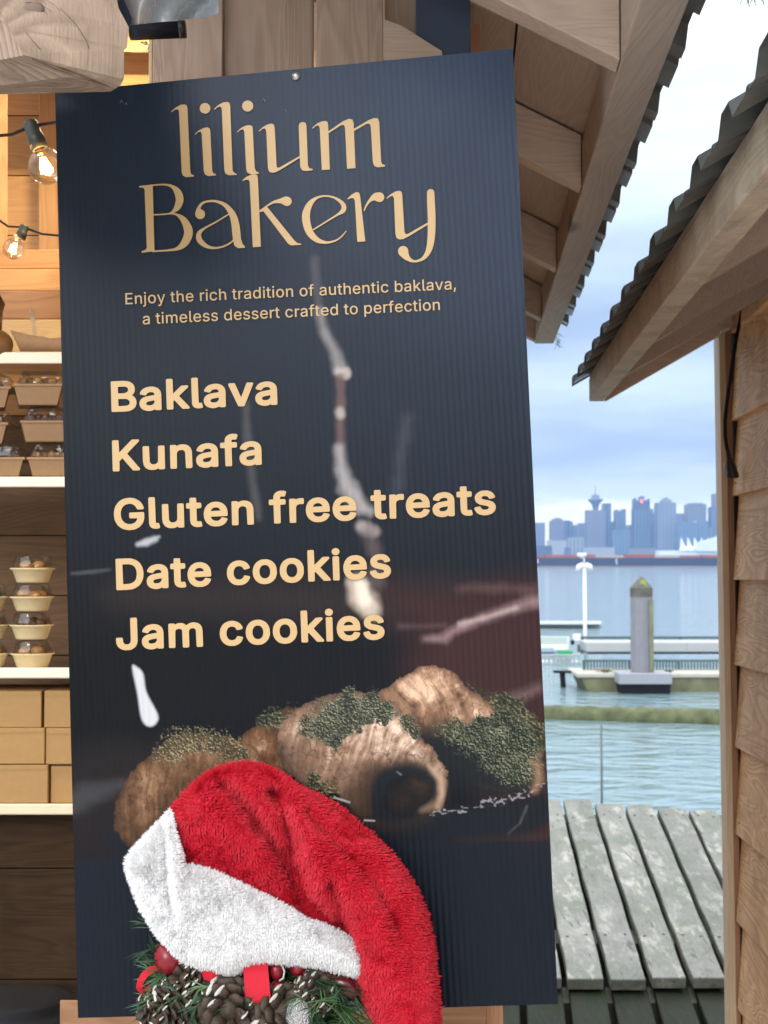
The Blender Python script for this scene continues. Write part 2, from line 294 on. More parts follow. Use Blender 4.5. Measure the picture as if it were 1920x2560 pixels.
GLYPHS = '''{"logo":[[[615.6,251.7],[619.2,251.2],[622.3,251.6],[625.3,252.7],[627.9,254.3],[630.0,256.4],[631.6,258.9],[632.7,262.0],[633.0,265.1],[632.7,268.1],[631.6,271.2],[630.3,273.3],[627.4,276.2],[625.3,277.4],[622.3,278.6],[619.2,278.9],[616.1,278.6],[613.0,277.4],[611.0,276.2],[608.1,273.3],[606.8,271.2],[605.7,268.1],[605.4,265.1],[605.6,262.5],[606.8,258.9],[608.4,256.4],[610.5,254.3],[613.0,252.7]],[[563.1,255.3],[568.0,254.8],[573.6,257.4],[575.6,265.6],[581.3,424.4],[584.4,431.1],[591.5,434.7],[591.5,437.2],[572.6,438.2],[563.9,434.1],[560.8,425.4],[554.6,272.8],[551.6,266.6],[544.9,267.6],[536.2,274.3],[535.2,272.2],[545.9,262.5],[558.2,255.8]],[[509.2,257.9],[512.6,257.4],[515.7,257.8],[518.8,258.9],[520.8,260.2],[523.1,262.5],[524.7,265.1],[525.6,267.6],[525.9,270.7],[525.7,273.3],[524.4,276.9],[523.1,278.9],[520.8,281.2],[518.3,282.8],[515.7,283.7],[512.6,284.0],[510.1,283.7],[506.5,282.5],[504.4,281.2],[502.1,278.9],[500.6,276.3],[499.7,273.8],[499.3,270.7],[499.6,268.1],[500.8,264.6],[502.1,262.5],[504.4,260.2],[507.0,258.7]],[[456.5,261.5],[461.4,261.0],[467.0,263.5],[468.6,271.7],[475.7,429.5],[478.3,435.7],[485.0,438.2],[485.0,441.3],[465.0,442.9],[457.3,438.8],[454.2,430.6],[447.6,279.4],[445.0,273.3],[437.3,274.3],[429.1,280.4],[428.1,278.4],[439.4,268.7],[451.7,262.0]],[[934.0,295.3],[935.3,294.8],[944.5,295.8],[948.1,305.0],[952.7,403.9],[955.8,410.6],[962.5,412.6],[962.5,416.2],[944.5,418.3],[936.3,415.2],[932.2,406.0],[927.1,316.8],[924.0,309.6],[916.9,309.6],[885.0,327.6],[888.7,420.3],[867.7,421.8],[862.6,318.9],[859.5,312.2],[852.3,313.2],[821.4,333.2],[824.6,423.9],[804.7,424.9],[799.5,320.4],[796.5,313.7],[789.8,314.8],[781.6,321.9],[780.6,319.4],[791.9,309.1],[804.2,303.5],[813.4,302.0],[819.0,305.0],[820.5,313.7],[821.1,327.5],[821.6,327.7],[858.5,302.5],[872.8,296.8],[881.0,298.9],[884.1,307.6],[884.6,320.9],[884.7,321.4],[885.1,321.8],[922.5,299.9]],[[754.8,305.5],[756.0,305.0],[763.2,306.6],[766.2,313.7],[769.8,414.2],[773.4,420.8],[781.6,422.4],[781.6,425.4],[765.2,427.5],[756.0,425.9],[751.4,419.3],[750.4,412.6],[749.7,395.2],[749.3,394.7],[699.6,425.4],[689.4,430.6],[680.2,432.1],[673.0,429.0],[669.9,420.3],[665.8,328.1],[662.7,320.9],[656.6,321.9],[647.9,329.1],[646.9,327.1],[657.6,317.3],[669.9,310.7],[679.1,309.1],[684.8,311.7],[686.8,320.4],[691.4,414.2],[693.5,419.3],[698.6,418.8],[749.1,390.1],[749.5,389.6],[746.8,315.3],[748.8,308.1]],[[620.2,313.2],[624.8,312.7],[630.5,315.3],[632.0,323.0],[636.6,419.3],[639.7,428.0],[647.4,431.6],[647.4,434.1],[638.1,434.9],[637.1,435.2],[634.4,435.2],[637.1,435.2],[642.8,437.7],[644.8,445.9],[648.2,525.9],[648.4,526.0],[675.7,506.9],[681.2,503.5],[684.8,501.7],[690.4,499.6],[699.6,496.7],[709.4,492.5],[712.4,491.6],[715.5,491.2],[718.6,491.4],[722.2,492.5],[724.9,494.1],[726.9,496.1],[728.4,498.7],[729.2,501.8],[729.2,504.8],[728.4,507.9],[726.9,510.5],[724.7,512.7],[722.2,514.2],[718.6,515.0],[715.0,514.8],[711.9,513.6],[705.3,509.8],[702.7,508.7],[697.6,507.8],[690.9,507.6],[685.3,508.3],[681.2,509.6],[674.5,512.9],[668.1,516.6],[667.7,517.1],[735.5,600.7],[742.7,607.3],[752.9,609.4],[752.9,611.9],[727.8,613.5],[720.1,608.9],[658.6,527.9],[651.0,530.5],[650.4,529.2],[649.9,528.7],[648.4,529.4],[648.3,530.0],[652.0,616.5],[632.0,618.1],[624.3,455.1],[621.2,449.5],[614.6,449.5],[606.4,452.6],[605.9,450.5],[616.6,441.8],[627.9,436.7],[634.1,435.7],[633.5,435.4],[632.0,435.4],[627.9,435.7],[618.7,432.1],[615.6,423.4],[611.0,329.1],[607.9,323.0],[601.3,324.5],[594.1,330.6],[593.1,328.6],[603.3,319.4],[615.6,313.7]],[[515.2,318.9],[518.3,318.4],[523.9,320.9],[525.9,328.1],[530.6,427.0],[533.1,433.1],[540.3,435.7],[540.3,438.2],[520.3,440.3],[512.6,436.2],[509.6,428.0],[504.4,335.3],[501.9,329.1],[495.7,330.1],[487.5,336.8],[486.5,335.3],[497.3,326.0],[509.0,319.9]],[[396.7,459.8],[407.1,459.3],[415.3,459.4],[424.0,460.4],[430.1,461.9],[437.8,465.0],[444.0,468.5],[447.6,471.4],[449.6,473.4],[452.9,477.7],[454.4,480.3],[456.5,484.9],[458.4,492.6],[458.8,497.2],[458.8,500.2],[458.5,503.3],[457.2,508.4],[455.3,513.0],[453.1,517.1],[450.6,520.9],[448.1,524.1],[443.5,527.8],[434.1,532.5],[439.4,533.2],[443.5,534.1],[449.6,536.0],[453.7,537.6],[457.8,539.7],[462.2,542.8],[466.1,546.3],[468.4,548.9],[473.2,555.2],[476.2,560.2],[478.5,564.8],[480.2,569.4],[481.4,574.0],[482.1,579.1],[481.9,584.3],[481.1,589.4],[478.8,596.6],[476.2,602.2],[473.2,607.3],[469.7,611.9],[466.0,615.6],[461.4,619.0],[456.8,621.6],[450.1,624.3],[443.5,626.1],[436.3,627.2],[382.0,630.4],[380.6,629.9],[379.9,628.8],[354.3,631.9],[353.8,628.3],[364.0,624.2],[367.1,620.1],[361.5,474.1],[358.4,469.5],[348.2,468.5],[347.6,464.9],[374.8,462.0],[376.9,461.3]],[[400.4,463.3],[382.5,464.9],[382.0,465.4],[383.7,534.6],[384.0,535.2],[397.9,534.6],[415.3,533.4],[420.9,532.5],[425.0,531.0],[427.1,529.7],[428.6,528.3],[431.5,524.8],[433.2,522.3],[435.5,517.1],[438.2,507.9],[439.1,503.3],[439.4,499.7],[439.1,495.1],[438.0,489.5],[436.5,484.4],[434.1,478.2],[431.6,473.6],[429.6,471.0],[427.3,469.0],[424.5,467.2],[421.9,465.9],[418.4,464.7],[410.2,463.4]],[[1073.7,473.1],[1075.7,472.6],[1077.7,472.6],[1079.8,473.1],[1081.8,474.1],[1083.4,475.4],[1084.7,477.2],[1085.6,479.2],[1085.9,481.3],[1088.6,531.0],[1089.0,544.3],[1088.9,561.2],[1088.4,578.1],[1087.4,590.4],[1085.6,604.2],[1083.6,614.0],[1080.7,623.2],[1078.5,628.3],[1075.9,632.9],[1073.1,637.1],[1070.1,641.0],[1067.0,644.3],[1063.5,647.3],[1060.3,649.3],[1055.2,651.9],[1050.1,653.8],[1045.0,655.1],[1040.9,655.8],[1035.7,656.1],[1030.6,655.8],[1027.0,655.1],[1020.4,652.9],[1013.7,649.8],[1007.0,645.1],[999.6,638.6],[997.0,635.0],[995.7,631.4],[995.3,626.8],[996.3,622.7],[997.5,620.6],[999.2,618.6],[1000.9,617.2],[1003.0,616.0],[1005.5,615.3],[1008.1,615.0],[1010.6,615.3],[1012.7,615.9],[1014.7,616.9],[1016.4,618.1],[1017.9,619.6],[1019.3,621.7],[1020.6,625.2],[1020.8,629.9],[1022.2,636.5],[1023.4,640.1],[1025.0,642.8],[1026.9,645.2],[1030.6,648.5],[1032.7,649.6],[1034.7,650.3],[1037.8,650.6],[1040.9,650.3],[1043.9,649.6],[1047.5,648.2],[1050.6,646.5],[1053.2,644.7],[1055.7,642.3],[1057.8,639.8],[1061.2,634.0],[1064.0,626.8],[1066.2,618.1],[1067.6,608.9],[1068.7,595.5],[1069.4,578.1],[1069.5,561.8],[1019.8,591.9],[1007.0,598.1],[997.8,598.6],[991.2,594.5],[988.6,584.3],[985.0,495.6],[981.9,489.5],[975.3,491.0],[967.1,497.2],[966.1,494.6],[976.3,485.9],[987.6,479.2],[996.8,476.7],[1003.5,479.2],[1005.5,486.9],[1011.1,579.1],[1013.7,584.8],[1019.8,584.8],[1069.5,556.3],[1069.5,544.3],[1068.0,507.9],[1067.5,481.3],[1068.0,478.7],[1069.4,476.2],[1071.6,474.1]],[[891.2,480.8],[894.3,480.3],[898.4,483.3],[899.0,486.4],[899.4,486.9],[900.0,486.9],[913.3,603.2],[893.3,604.8],[887.2,502.3],[884.6,495.6],[877.9,495.1],[869.7,498.7],[868.7,496.1],[877.9,487.4],[888.2,481.3]],[[945.6,480.8],[949.7,480.8],[953.1,481.8],[956.3,483.8],[958.7,486.4],[960.3,490.0],[960.7,493.6],[960.0,497.2],[958.3,500.2],[956.4,502.3],[954.3,503.7],[952.2,504.6],[949.7,505.1],[947.1,505.0],[944.0,504.2],[940.7,502.8],[937.4,500.8],[932.7,501.4],[928.7,502.9],[924.9,505.9],[920.8,510.5],[916.5,516.6],[911.2,527.1],[910.2,527.6],[909.5,527.4],[909.0,526.9],[909.0,525.9],[912.2,516.6],[914.3,511.5],[919.2,502.8],[928.0,490.0],[932.2,485.4],[935.3,483.3],[939.4,481.8]],[[809.8,487.9],[819.5,488.2],[826.2,489.0],[831.3,490.0],[835.9,491.3],[840.0,492.8],[848.2,496.9],[855.9,502.0],[860.0,505.7],[862.0,508.2],[864.1,511.5],[864.9,513.6],[865.7,516.6],[865.9,519.7],[865.4,523.8],[864.0,527.4],[861.8,530.5],[859.5,532.5],[856.4,534.3],[847.2,537.9],[841.9,540.7],[813.3,557.6],[784.7,575.2],[783.7,575.6],[782.6,575.2],[782.2,574.5],[782.2,573.5],[782.6,572.9],[833.9,540.4],[839.5,536.6],[845.7,531.9],[848.7,529.1],[851.8,525.3],[853.6,521.8],[854.2,518.7],[854.0,516.6],[853.3,514.1],[851.1,510.0],[847.5,505.9],[842.8,501.8],[838.0,498.4],[833.6,496.1],[827.7,494.1],[821.1,492.6],[814.4,491.9],[809.8,492.1],[803.6,493.1],[798.5,494.9],[794.4,497.0],[790.5,499.7],[787.0,503.3],[783.7,508.1],[780.8,513.6],[778.6,519.2],[777.0,524.3],[775.7,530.5],[774.9,536.1],[774.7,540.7],[774.9,545.3],[775.6,552.5],[776.8,559.2],[778.4,565.8],[780.4,572.0],[782.3,576.6],[784.7,581.0],[788.0,585.8],[791.0,589.4],[795.4,593.7],[799.0,596.4],[804.2,599.3],[808.8,601.2],[812.9,602.4],[815.9,603.0],[820.0,603.3],[824.1,603.0],[829.3,602.1],[833.9,600.8],[839.5,598.9],[843.1,597.2],[846.6,595.0],[850.8,591.8],[856.4,586.8],[859.5,583.3],[864.6,576.7],[865.1,576.6],[866.0,577.1],[866.0,578.1],[863.3,582.2],[860.5,586.3],[858.0,589.4],[851.6,595.5],[845.1,600.4],[839.0,603.6],[829.8,606.9],[820.5,609.0],[812.9,609.6],[805.2,609.3],[800.1,608.6],[794.9,607.3],[789.8,605.4],[784.7,602.7],[780.1,599.6],[775.7,596.0],[771.6,591.9],[767.9,587.3],[764.8,582.2],[762.3,577.1],[760.1,571.5],[757.9,563.8],[756.1,555.6],[755.2,549.4],[754.9,543.8],[755.0,539.7],[755.6,534.1],[756.4,530.5],[758.2,524.8],[760.6,519.2],[763.4,514.1],[766.7,509.1],[770.3,504.7],[773.9,501.3],[778.0,498.2],[782.1,495.7],[787.8,492.9],[791.9,491.3],[798.5,489.4],[805.2,488.3]],[[529.0,499.7],[536.7,499.7],[543.9,500.8],[553.6,503.3],[561.8,506.5],[566.9,509.5],[573.6,514.7],[580.3,521.5],[586.1,528.9],[589.1,533.5],[591.8,538.7],[593.8,543.8],[595.4,548.9],[598.0,559.2],[599.5,567.9],[601.6,587.3],[602.6,599.1],[602.8,599.6],[603.3,599.6],[605.9,608.9],[612.5,616.5],[612.0,619.6],[594.6,620.1],[585.4,613.0],[584.4,606.8],[583.3,603.1],[579.2,607.1],[572.1,611.9],[564.4,615.9],[557.7,618.5],[548.1,621.1],[540.8,622.4],[531.6,622.9],[524.9,622.3],[516.2,620.4],[512.1,618.8],[508.0,616.8],[502.6,613.5],[499.3,610.9],[496.6,608.3],[494.1,605.3],[492.1,601.8],[490.7,597.6],[490.1,594.0],[490.1,589.4],[490.8,585.8],[492.0,582.7],[493.8,579.6],[496.2,577.0],[499.3,574.6],[505.5,570.9],[516.2,565.1],[534.1,556.1],[542.9,551.3],[571.1,534.1],[567.1,526.4],[562.8,520.1],[558.7,515.8],[553.1,511.8],[545.9,508.4],[537.7,505.7],[534.1,505.2],[530.0,505.0],[522.4,505.6],[517.7,506.4],[514.2,507.4],[511.4,508.4],[508.6,510.0],[506.2,512.0],[504.6,514.1],[503.0,516.6],[501.8,519.7],[501.4,521.8],[501.9,523.1],[505.5,524.5],[508.0,526.2],[510.3,528.4],[511.9,531.5],[512.6,534.6],[512.5,537.6],[511.5,540.7],[510.1,543.1],[508.5,544.8],[506.5,546.2],[504.4,547.2],[501.9,547.8],[499.3,547.8],[496.8,547.4],[494.7,546.5],[492.6,545.2],[491.2,543.8],[489.5,541.2],[488.6,539.2],[488.1,536.1],[488.3,532.0],[490.1,525.3],[491.5,521.8],[495.1,515.6],[498.0,511.5],[500.3,508.8],[502.9,506.6],[506.0,504.8],[509.0,503.5],[512.7,502.3],[517.7,501.1]],[[423.5,536.0],[411.7,537.3],[384.5,538.7],[384.0,538.8],[383.9,539.2],[386.1,625.2],[388.1,625.9],[404.0,625.0],[416.3,624.0],[428.6,622.1],[433.2,621.0],[437.3,619.7],[439.9,618.5],[442.9,616.6],[445.5,614.5],[447.7,611.9],[449.9,608.9],[452.9,603.7],[456.4,596.6],[458.3,591.4],[459.7,586.3],[460.4,582.2],[460.3,577.6],[459.3,572.0],[457.3,564.8],[454.7,558.2],[452.2,552.9],[449.1,547.9],[445.5,543.3],[442.9,540.7],[439.9,538.5],[436.8,537.2],[434.2,536.6],[429.1,536.1]],[[572.1,537.1],[541.8,556.0],[521.3,567.4],[516.2,570.5],[510.4,575.0],[507.5,577.8],[505.6,580.2],[503.7,583.2],[502.7,586.3],[502.8,589.9],[504.0,594.5],[505.5,597.6],[508.0,601.2],[512.6,606.2],[516.7,609.8],[519.8,611.9],[523.9,614.0],[528.0,615.6],[532.1,616.7],[538.8,617.6],[542.3,617.4],[547.0,616.8],[556.7,614.4],[562.3,612.4],[566.4,610.6],[572.1,607.5],[576.9,604.2],[579.5,602.2],[582.2,599.1],[582.6,598.1],[580.8,585.3],[579.2,566.8],[578.3,559.7],[576.6,550.4],[575.5,545.3],[573.0,538.1],[572.6,537.2]]],"bold":{"B":[456,[[49,-20,245,-23,305,-18,335,-10,375,9,405,35,420,55,440,115,437,175,415,226,373,270,398,295,414,325,420,355,420,395,410,435,390,469,370,490,340,511,295,526,240,532,60,532,50,529,40,520,37,0,40,-11],[150,80,150,208,275,205,305,191,326,165,332,145,331,125,322,105,305,91,270,81],[150,308,150,428,260,427,285,420,305,401,312,380,311,355,301,335,285,321,250,309]]],"D":[502,[[49,-20,220,-23,295,-15,335,-2,385,26,415,52,437,80,467,140,478,180,485,255,478,330,467,370,437,430,413,460,365,498,305,522,260,530,60,532,50,529,40,520,37,0,40,-11],[150,80,148,425,155,429,245,427,290,417,310,407,336,385,351,365,366,330,375,285,375,230,359,160,348,140,325,114,285,91,240,81]]],"G":[520,[[228,-27,270,-30,330,-23,365,-12,411,13,435,34,470,79,485,110,499,168,501,258,490,275,475,279,280,279,265,271,260,258,260,198,266,183,280,176,389,173,375,133,356,108,335,93,305,80,270,76,230,81,180,108,147,153,137,178,128,223,128,283,132,313,156,373,180,401,210,421,265,433,300,429,325,419,362,388,388,338,400,327,475,326,485,328,495,338,497,353,479,408,459,443,435,471,380,511,345,526,305,536,260,538,195,529,140,505,110,484,85,458,48,403,34,368,20,298,17,253,25,173,37,133,65,76,90,45,135,7,170,-11]]],"J":[396,[[148,-27,218,-27,253,-19,278,-7,313,20,332,43,347,73,356,108,359,143,359,508,354,523,343,531,268,531,254,523,249,513,249,148,244,113,233,93,213,78,188,73,158,77,143,86,125,113,120,178,108,193,28,195,16,188,11,178,13,108,22,73,37,43,58,18,88,-5]]],"K":[467,[[49,-20,125,-23,136,-20,145,-10,148,155,195,208,360,-20,450,-23,466,-15,472,0,466,15,274,285,467,495,470,515,460,528,365,532,350,527,150,310,145,520,135,529,120,532,55,531,40,520,37,0,40,-11]]],"a":[389,[[126,-29,160,-32,195,-29,225,-20,250,-6,270,-22,340,-23,358,-9,360,251,355,296,342,331,320,361,295,381,260,397,220,406,180,407,110,392,80,376,51,351,30,321,19,296,20,281,30,271,100,251,115,257,142,291,175,306,205,307,225,303,242,291,250,276,253,256,245,252,120,233,70,215,35,188,15,156,8,126,9,86,18,51,29,31,51,6,70,-8],[145,71,125,81,117,91,115,111,125,128,160,142,250,156,249,116,225,85,195,71]]],"c":[396,[[173,-28,239,-29,279,-19,309,-4,339,19,359,42,385,97,384,112,374,122,299,140,287,132,273,102,254,83,229,72,194,70,159,84,134,116,120,167,122,222,141,272,169,298,209,307,244,299,264,285,286,247,299,239,369,255,382,267,384,282,373,312,340,357,294,389,239,405,204,407,154,401,101,377,66,347,47,322,25,277,16,242,11,187,16,132,26,97,46,57,69,27,104,-3,129,-16]]],"e":[404,[[175,-28,250,-28,309,-8,339,12,363,37,388,87,385,102,374,112,304,128,289,122,274,95,254,78,229,70,199,70,159,84,131,117,124,146,374,147,386,152,393,162,390,247,378,292,360,327,336,357,309,378,274,395,239,405,204,407,149,400,124,390,84,365,61,342,36,302,24,272,13,222,11,187,17,127,34,77,48,52,68,27,104,-3,129,-16],[129,244,125,247,129,258,150,287,174,302,204,307,229,304,253,292,270,272,281,247]]],"f":[254,[[69,-20,146,-22,159,-15,164,-5,165,300,171,304,236,306,248,315,251,330,251,380,245,395,231,402,166,403,166,430,171,444,181,449,231,446,246,455,266,520,261,535,241,546,206,552,171,552,141,546,111,532,86,511,69,485,59,450,56,403,1,402,-10,395,-16,385,-16,325,-9,310,1,305,51,304,58,300,58,0,60,-10]]],"i":[167,[[41,-20,116,-23,131,-15,136,-5,137,380,130,395,116,402,46,401,36,396,30,385,30,0,32,-10],[81,420,106,424,126,435,142,455,149,480,145,505,131,527,111,541,86,547,61,543,40,530,24,510,18,485,23,460,36,440,56,426]]],"k":[381,[[41,-20,118,-23,133,-13,137,0,137,130,153,143,283,-20,378,-22,388,-17,395,-5,390,15,232,215,378,364,383,375,381,390,363,402,273,399,138,263,137,510,130,525,118,531,48,531,36,525,30,510,30,0,33,-11]]],"l":[189,[[109,-22,148,-25,188,-19,198,-12,204,3,188,69,173,77,143,75,138,83,136,513,132,523,118,531,53,532,38,526,30,508,31,63,43,25,58,4,78,-11]]],"m":[610,[[41,-20,118,-23,134,-10,139,260,147,280,161,295,198,307,233,298,245,285,250,270,253,-10,263,-20,273,-23,338,-23,353,-15,358,0,360,265,379,295,398,305,418,307,438,305,458,295,471,270,475,-10,493,-23,568,-20,578,-10,580,0,580,260,570,320,551,355,533,375,508,392,453,408,418,408,388,402,358,389,318,361,287,390,243,407,188,405,138,382,128,396,118,402,53,402,38,397,30,380,30,0,33,-11]]],"n":[410,[[41,-20,118,-23,134,-10,139,250,148,273,163,291,183,302,208,306,228,304,249,295,262,280,271,255,275,-10,285,-20,298,-23,358,-23,374,-15,380,0,378,270,362,330,348,352,323,378,283,399,228,407,183,401,138,380,128,396,113,402,48,402,33,391,30,0,33,-11]]],"o":[415,[[173,-28,209,-31,259,-25,289,-15,331,12,364,48,381,77,398,127,403,157,398,247,382,297,365,327,334,362,309,380,264,400,234,406,184,406,154,401,124,390,84,364,62,342,36,302,24,272,13,222,11,187,17,127,26,97,49,52,69,27,104,-3,129,-16],[189,71,156,87,132,122,120,172,122,222,135,262,159,292,189,305,224,305,256,292,280,262,294,217,294,157,279,112,259,87,234,73]]],"r":[259,[[41,-20,118,-23,134,-10,139,255,152,280,173,295,198,302,248,300,263,310,266,320,266,385,263,396,253,405,193,406,158,396,138,385,123,400,113,402,48,402,32,390,30,0,33,-11]]],"s":[365,[[143,-28,181,-31,226,-27,286,-6,306,7,331,33,342,52,353,87,353,127,346,152,326,184,306,202,261,224,156,252,134,267,132,282,143,297,161,306,186,309,222,302,238,287,251,262,266,254,331,268,343,277,347,292,341,312,316,355,281,385,231,403,161,406,126,399,91,384,48,347,36,327,26,297,24,272,31,232,44,207,61,188,101,162,221,129,243,112,244,97,231,81,211,72,181,68,156,71,136,81,125,92,111,122,101,129,31,117,16,107,13,92,17,72,46,22,86,-10]]],"t":[227,[[136,-24,171,-27,206,-24,226,-17,235,-4,221,66,206,76,156,75,151,81,149,101,149,301,206,304,220,311,227,326,227,381,221,394,211,401,151,403,148,476,138,491,61,494,47,486,42,476,41,405,1,402,-14,391,-16,326,-14,316,-4,306,42,301,42,91,51,41,62,21,81,1,101,-13]]],"u":[410,[[150,-25,208,-26,248,-15,273,0,283,-17,298,-23,363,-22,378,-10,380,380,378,390,368,400,293,402,276,390,270,125,261,105,248,89,228,78,203,73,183,75,161,85,147,100,138,125,134,390,124,400,113,402,48,402,32,390,30,140,40,70,60,30,83,5,118,-16]]],"v":[389,[[151,-20,227,-23,238,-20,247,-10,393,370,394,385,382,400,302,402,287,394,197,149,192,147,102,393,87,402,17,402,7,400,-3,390,-4,370,140,-5]]]},"reg":{",":[188,[[33,-119,88,-119,138,75,63,71]]],"E":[419,[[56,0,379,0,375,61,129,65,130,224,355,225,359,230,355,290,130,290,129,445,375,449,375,511,57,510]]],"a":[389,[[123,-9,205,-7,245,14,270,40,275,-4,340,1,337,291,309,346,255,379,180,388,115,373,65,339,37,291,100,270,140,313,204,326,245,314,268,281,271,251,260,237,95,206,55,182,35,155,26,106,37,56,68,16],[150,51,120,61,101,81,96,111,106,136,145,158,271,181,269,116,245,77,200,53]]],"b":[424,[[194,-8,253,-11,293,0,333,26,362,62,383,107,393,157,393,217,382,272,361,317,336,347,273,383,228,388,183,382,148,362,123,333,118,507,53,513,48,2,53,-4,114,-3,118,52,152,12],[208,52,166,67,136,102,120,152,118,212,129,262,155,302,188,321,238,324,278,308,304,277,321,227,323,167,312,117,288,78,253,56]]],"c":[396,[[169,-8,234,-10,294,9,339,47,367,102,304,121,269,70,239,55,209,50,159,62,118,107,101,167,103,222,119,272,149,308,189,324,239,321,274,302,304,258,366,277,348,317,319,350,284,372,239,386,179,386,113,362,64,313,35,242,32,157,53,82,99,24]]],"d":[424,[[160,-8,209,-12,244,-4,278,17,304,47,312,-3,374,-3,374,512,308,512,304,330,277,362,244,381,169,386,129,375,94,352,50,292,31,217,31,162,42,107,62,62,91,27,129,2],[194,52,149,68,120,102,103,152,101,207,111,257,135,297,174,322,219,325,259,310,289,277,304,231,307,167,296,117,271,77,234,55]]],"e":[404,[[172,-8,234,-11,299,8,347,47,369,92,304,109,288,82,264,62,199,51,150,67,114,108,103,142,104,165,374,167,371,247,344,317,294,365,234,386,174,386,109,360,63,312,35,237,32,157,53,82,99,24,134,3],[104,225,112,267,134,298,164,318,204,326,239,321,271,302,294,267,304,227]]],"f":[254,[[77,0,146,0,146,320,226,323,232,330,231,381,146,384,146,430,156,455,171,466,231,469,247,520,236,527,171,533,121,516,94,490,81,465,76,385,3,380,4,325,77,320]]],"h":[410,[[49,0,118,0,122,260,153,307,208,325,258,312,287,270,292,0,361,0,360,260,345,320,308,365,248,387,183,381,118,340,113,513,53,513,48,505]]],"i":[167,[[49,0,118,0,118,380,111,383,49,380],[74,440,106,444,128,470,127,500,101,525,66,525,41,500,41,465]]],"j":[167,[[-14,-143,25,-145,70,-130,99,-103,115,-63,115,383,55,383,49,377,48,-43,30,-76,-14,-88],[65,442,100,442,125,464,128,497,105,523,70,526,41,502,40,467]]],"k":[381,[[49,0,118,0,118,135,153,171,293,-4,376,0,207,215,364,380,283,383,119,220,113,513,53,513,48,505]]],"l":[189,[[107,-2,153,-6,185,3,173,57,133,58,119,78,118,508,53,513,50,68,71,18]]],"m":[610,[[49,0,118,0,121,265,149,310,198,326,243,314,269,275,270,0,338,-3,342,270,368,310,418,326,468,311,490,275,492,0,558,-4,560,275,551,315,534,345,488,380,423,390,363,370,318,321,302,350,278,374,218,390,158,373,118,331,113,383,53,383]]],"n":[410,[[49,0,118,0,122,260,153,307,208,325,258,312,287,270,292,0,361,0,357,285,337,335,308,365,263,385,203,386,153,367,118,330,113,383,49,380]]],"o":[415,[[169,-8,234,-10,299,12,351,62,380,132,384,217,361,297,316,352,279,374,239,386,179,386,113,362,64,313,35,242,32,157,53,82,99,24],[189,52,149,68,118,107,101,167,103,222,119,272,148,307,177,322,224,325,268,307,297,272,312,222,313,157,298,107,269,70,239,55]]],"p":[424,[[48,-143,118,-143,118,42,183,-5,253,-11,318,14,348,42,373,82,393,162,383,267,350,332,298,374,253,387,183,382,148,362,118,326,114,382,51,382],[203,52,163,69,135,102,119,152,120,227,136,277,162,307,193,322,238,324,278,308,307,272,323,215,321,152,305,102,278,69,248,54]]],"r":[259,[[49,0,118,0,123,267,140,295,168,314,246,320,243,388,168,380,138,361,118,335,113,383,49,380]]],"s":[365,[[139,-8,206,-11,261,2,306,33,331,77,333,127,306,177,256,206,146,235,126,247,114,267,114,287,125,307,176,328,231,319,266,275,326,287,301,343,271,368,241,382,171,388,116,375,71,344,47,302,46,247,71,204,121,175,236,143,252,132,263,112,262,92,249,72,196,50,166,50,130,62,108,82,96,110,33,97,42,62,67,27,96,6]]],"t":[227,[[134,-4,181,-8,217,1,204,56,146,59,135,71,130,96,130,321,206,324,207,381,131,384,130,471,66,475,61,471,61,386,3,381,3,326,60,321,63,71,87,21]]],"u":[410,[[146,-5,183,-9,233,0,263,16,293,50,298,-4,361,0,358,383,292,380,288,119,258,72,203,54,153,67,123,109,118,380,49,380,54,90,67,55,88,26]]],"v":[389,[[158,0,231,0,372,383,301,380,192,82,88,380,14,380]]],"y":[389,[[55,-145,102,-149,137,-141,170,-120,193,-90,372,383,301,380,192,81,88,380,14,380,158,0,138,-55,122,-76,102,-85,58,-85,44,-135]]]}}'''

# ------------------------------------------------------------------ numeric helpers
def lattice(seed): return np.random.default_rng(seed).random((256, 256)).astype(np.float32)
def vnoise(X, Y, seed):
    L = lattice(seed); xi = np.floor(X).astype(int); yi = np.floor(Y).astype(int); fx = X - xi; fy = Y - yi
    fx = fx * fx * (3 - 2 * fx); fy = fy * fy * (3 - 2 * fy)
    g = lambda a, b: L[(yi + b) % 256, (xi + a) % 256]
    return (g(0, 0) * (1 - fx) + g(1, 0) * fx) * (1 - fy) + (g(0, 1) * (1 - fx) + g(1, 1) * fx) * fy
def fbm(X, Y, seed, oct=4, rough=.5):
    t = 0; a = 1; s = 0
    for k in range(oct): t = t + a * vnoise(X * 2 ** k, Y * 2 ** k, seed + k); s += a; a *= rough
    return t / s
def sdf(poly, X, Y):
    """signed distance, negative inside"""
    D = np.full(X.shape, 1e9); W = np.zeros(X.shape, bool); n = len(poly)
    for i in range(n):
        ax, ay = poly[i]; bx, by = poly[(i + 1) % n]; dx, dy = bx - ax, by - ay; L = dx * dx + dy * dy + 1e-9
        t = np.clip(((X - ax) * dx + (Y - ay) * dy) / L, 0, 1); D = np.minimum(D, (X - ax - t * dx) ** 2 + (Y - ay - t * dy) ** 2)
        if dy != 0: W ^= ((ay <= Y) != (by <= Y)) & (X < ax + (Y - ay) / dy * dx)
    D = np.sqrt(D); return np.where(W, -D, D)
def path_w(pts, X, Y):
    """distance to a polyline minus its local half width; pts (x, y, w)"""
    D = np.full(X.shape, 1e9)
    for (ax, ay, aw), (bx, by, bw) in zip(pts[:-1], pts[1:]):
        dx, dy = bx - ax, by - ay; L = dx * dx + dy * dy + 1e-9
        t = np.clip(((X - ax) * dx + (Y - ay) * dy) / L, 0, 1)
        D = np.minimum(D, np.hypot(X - ax - t * dx, Y - ay - t * dy) - (aw + t * (bw - aw)) / 2)
    return D
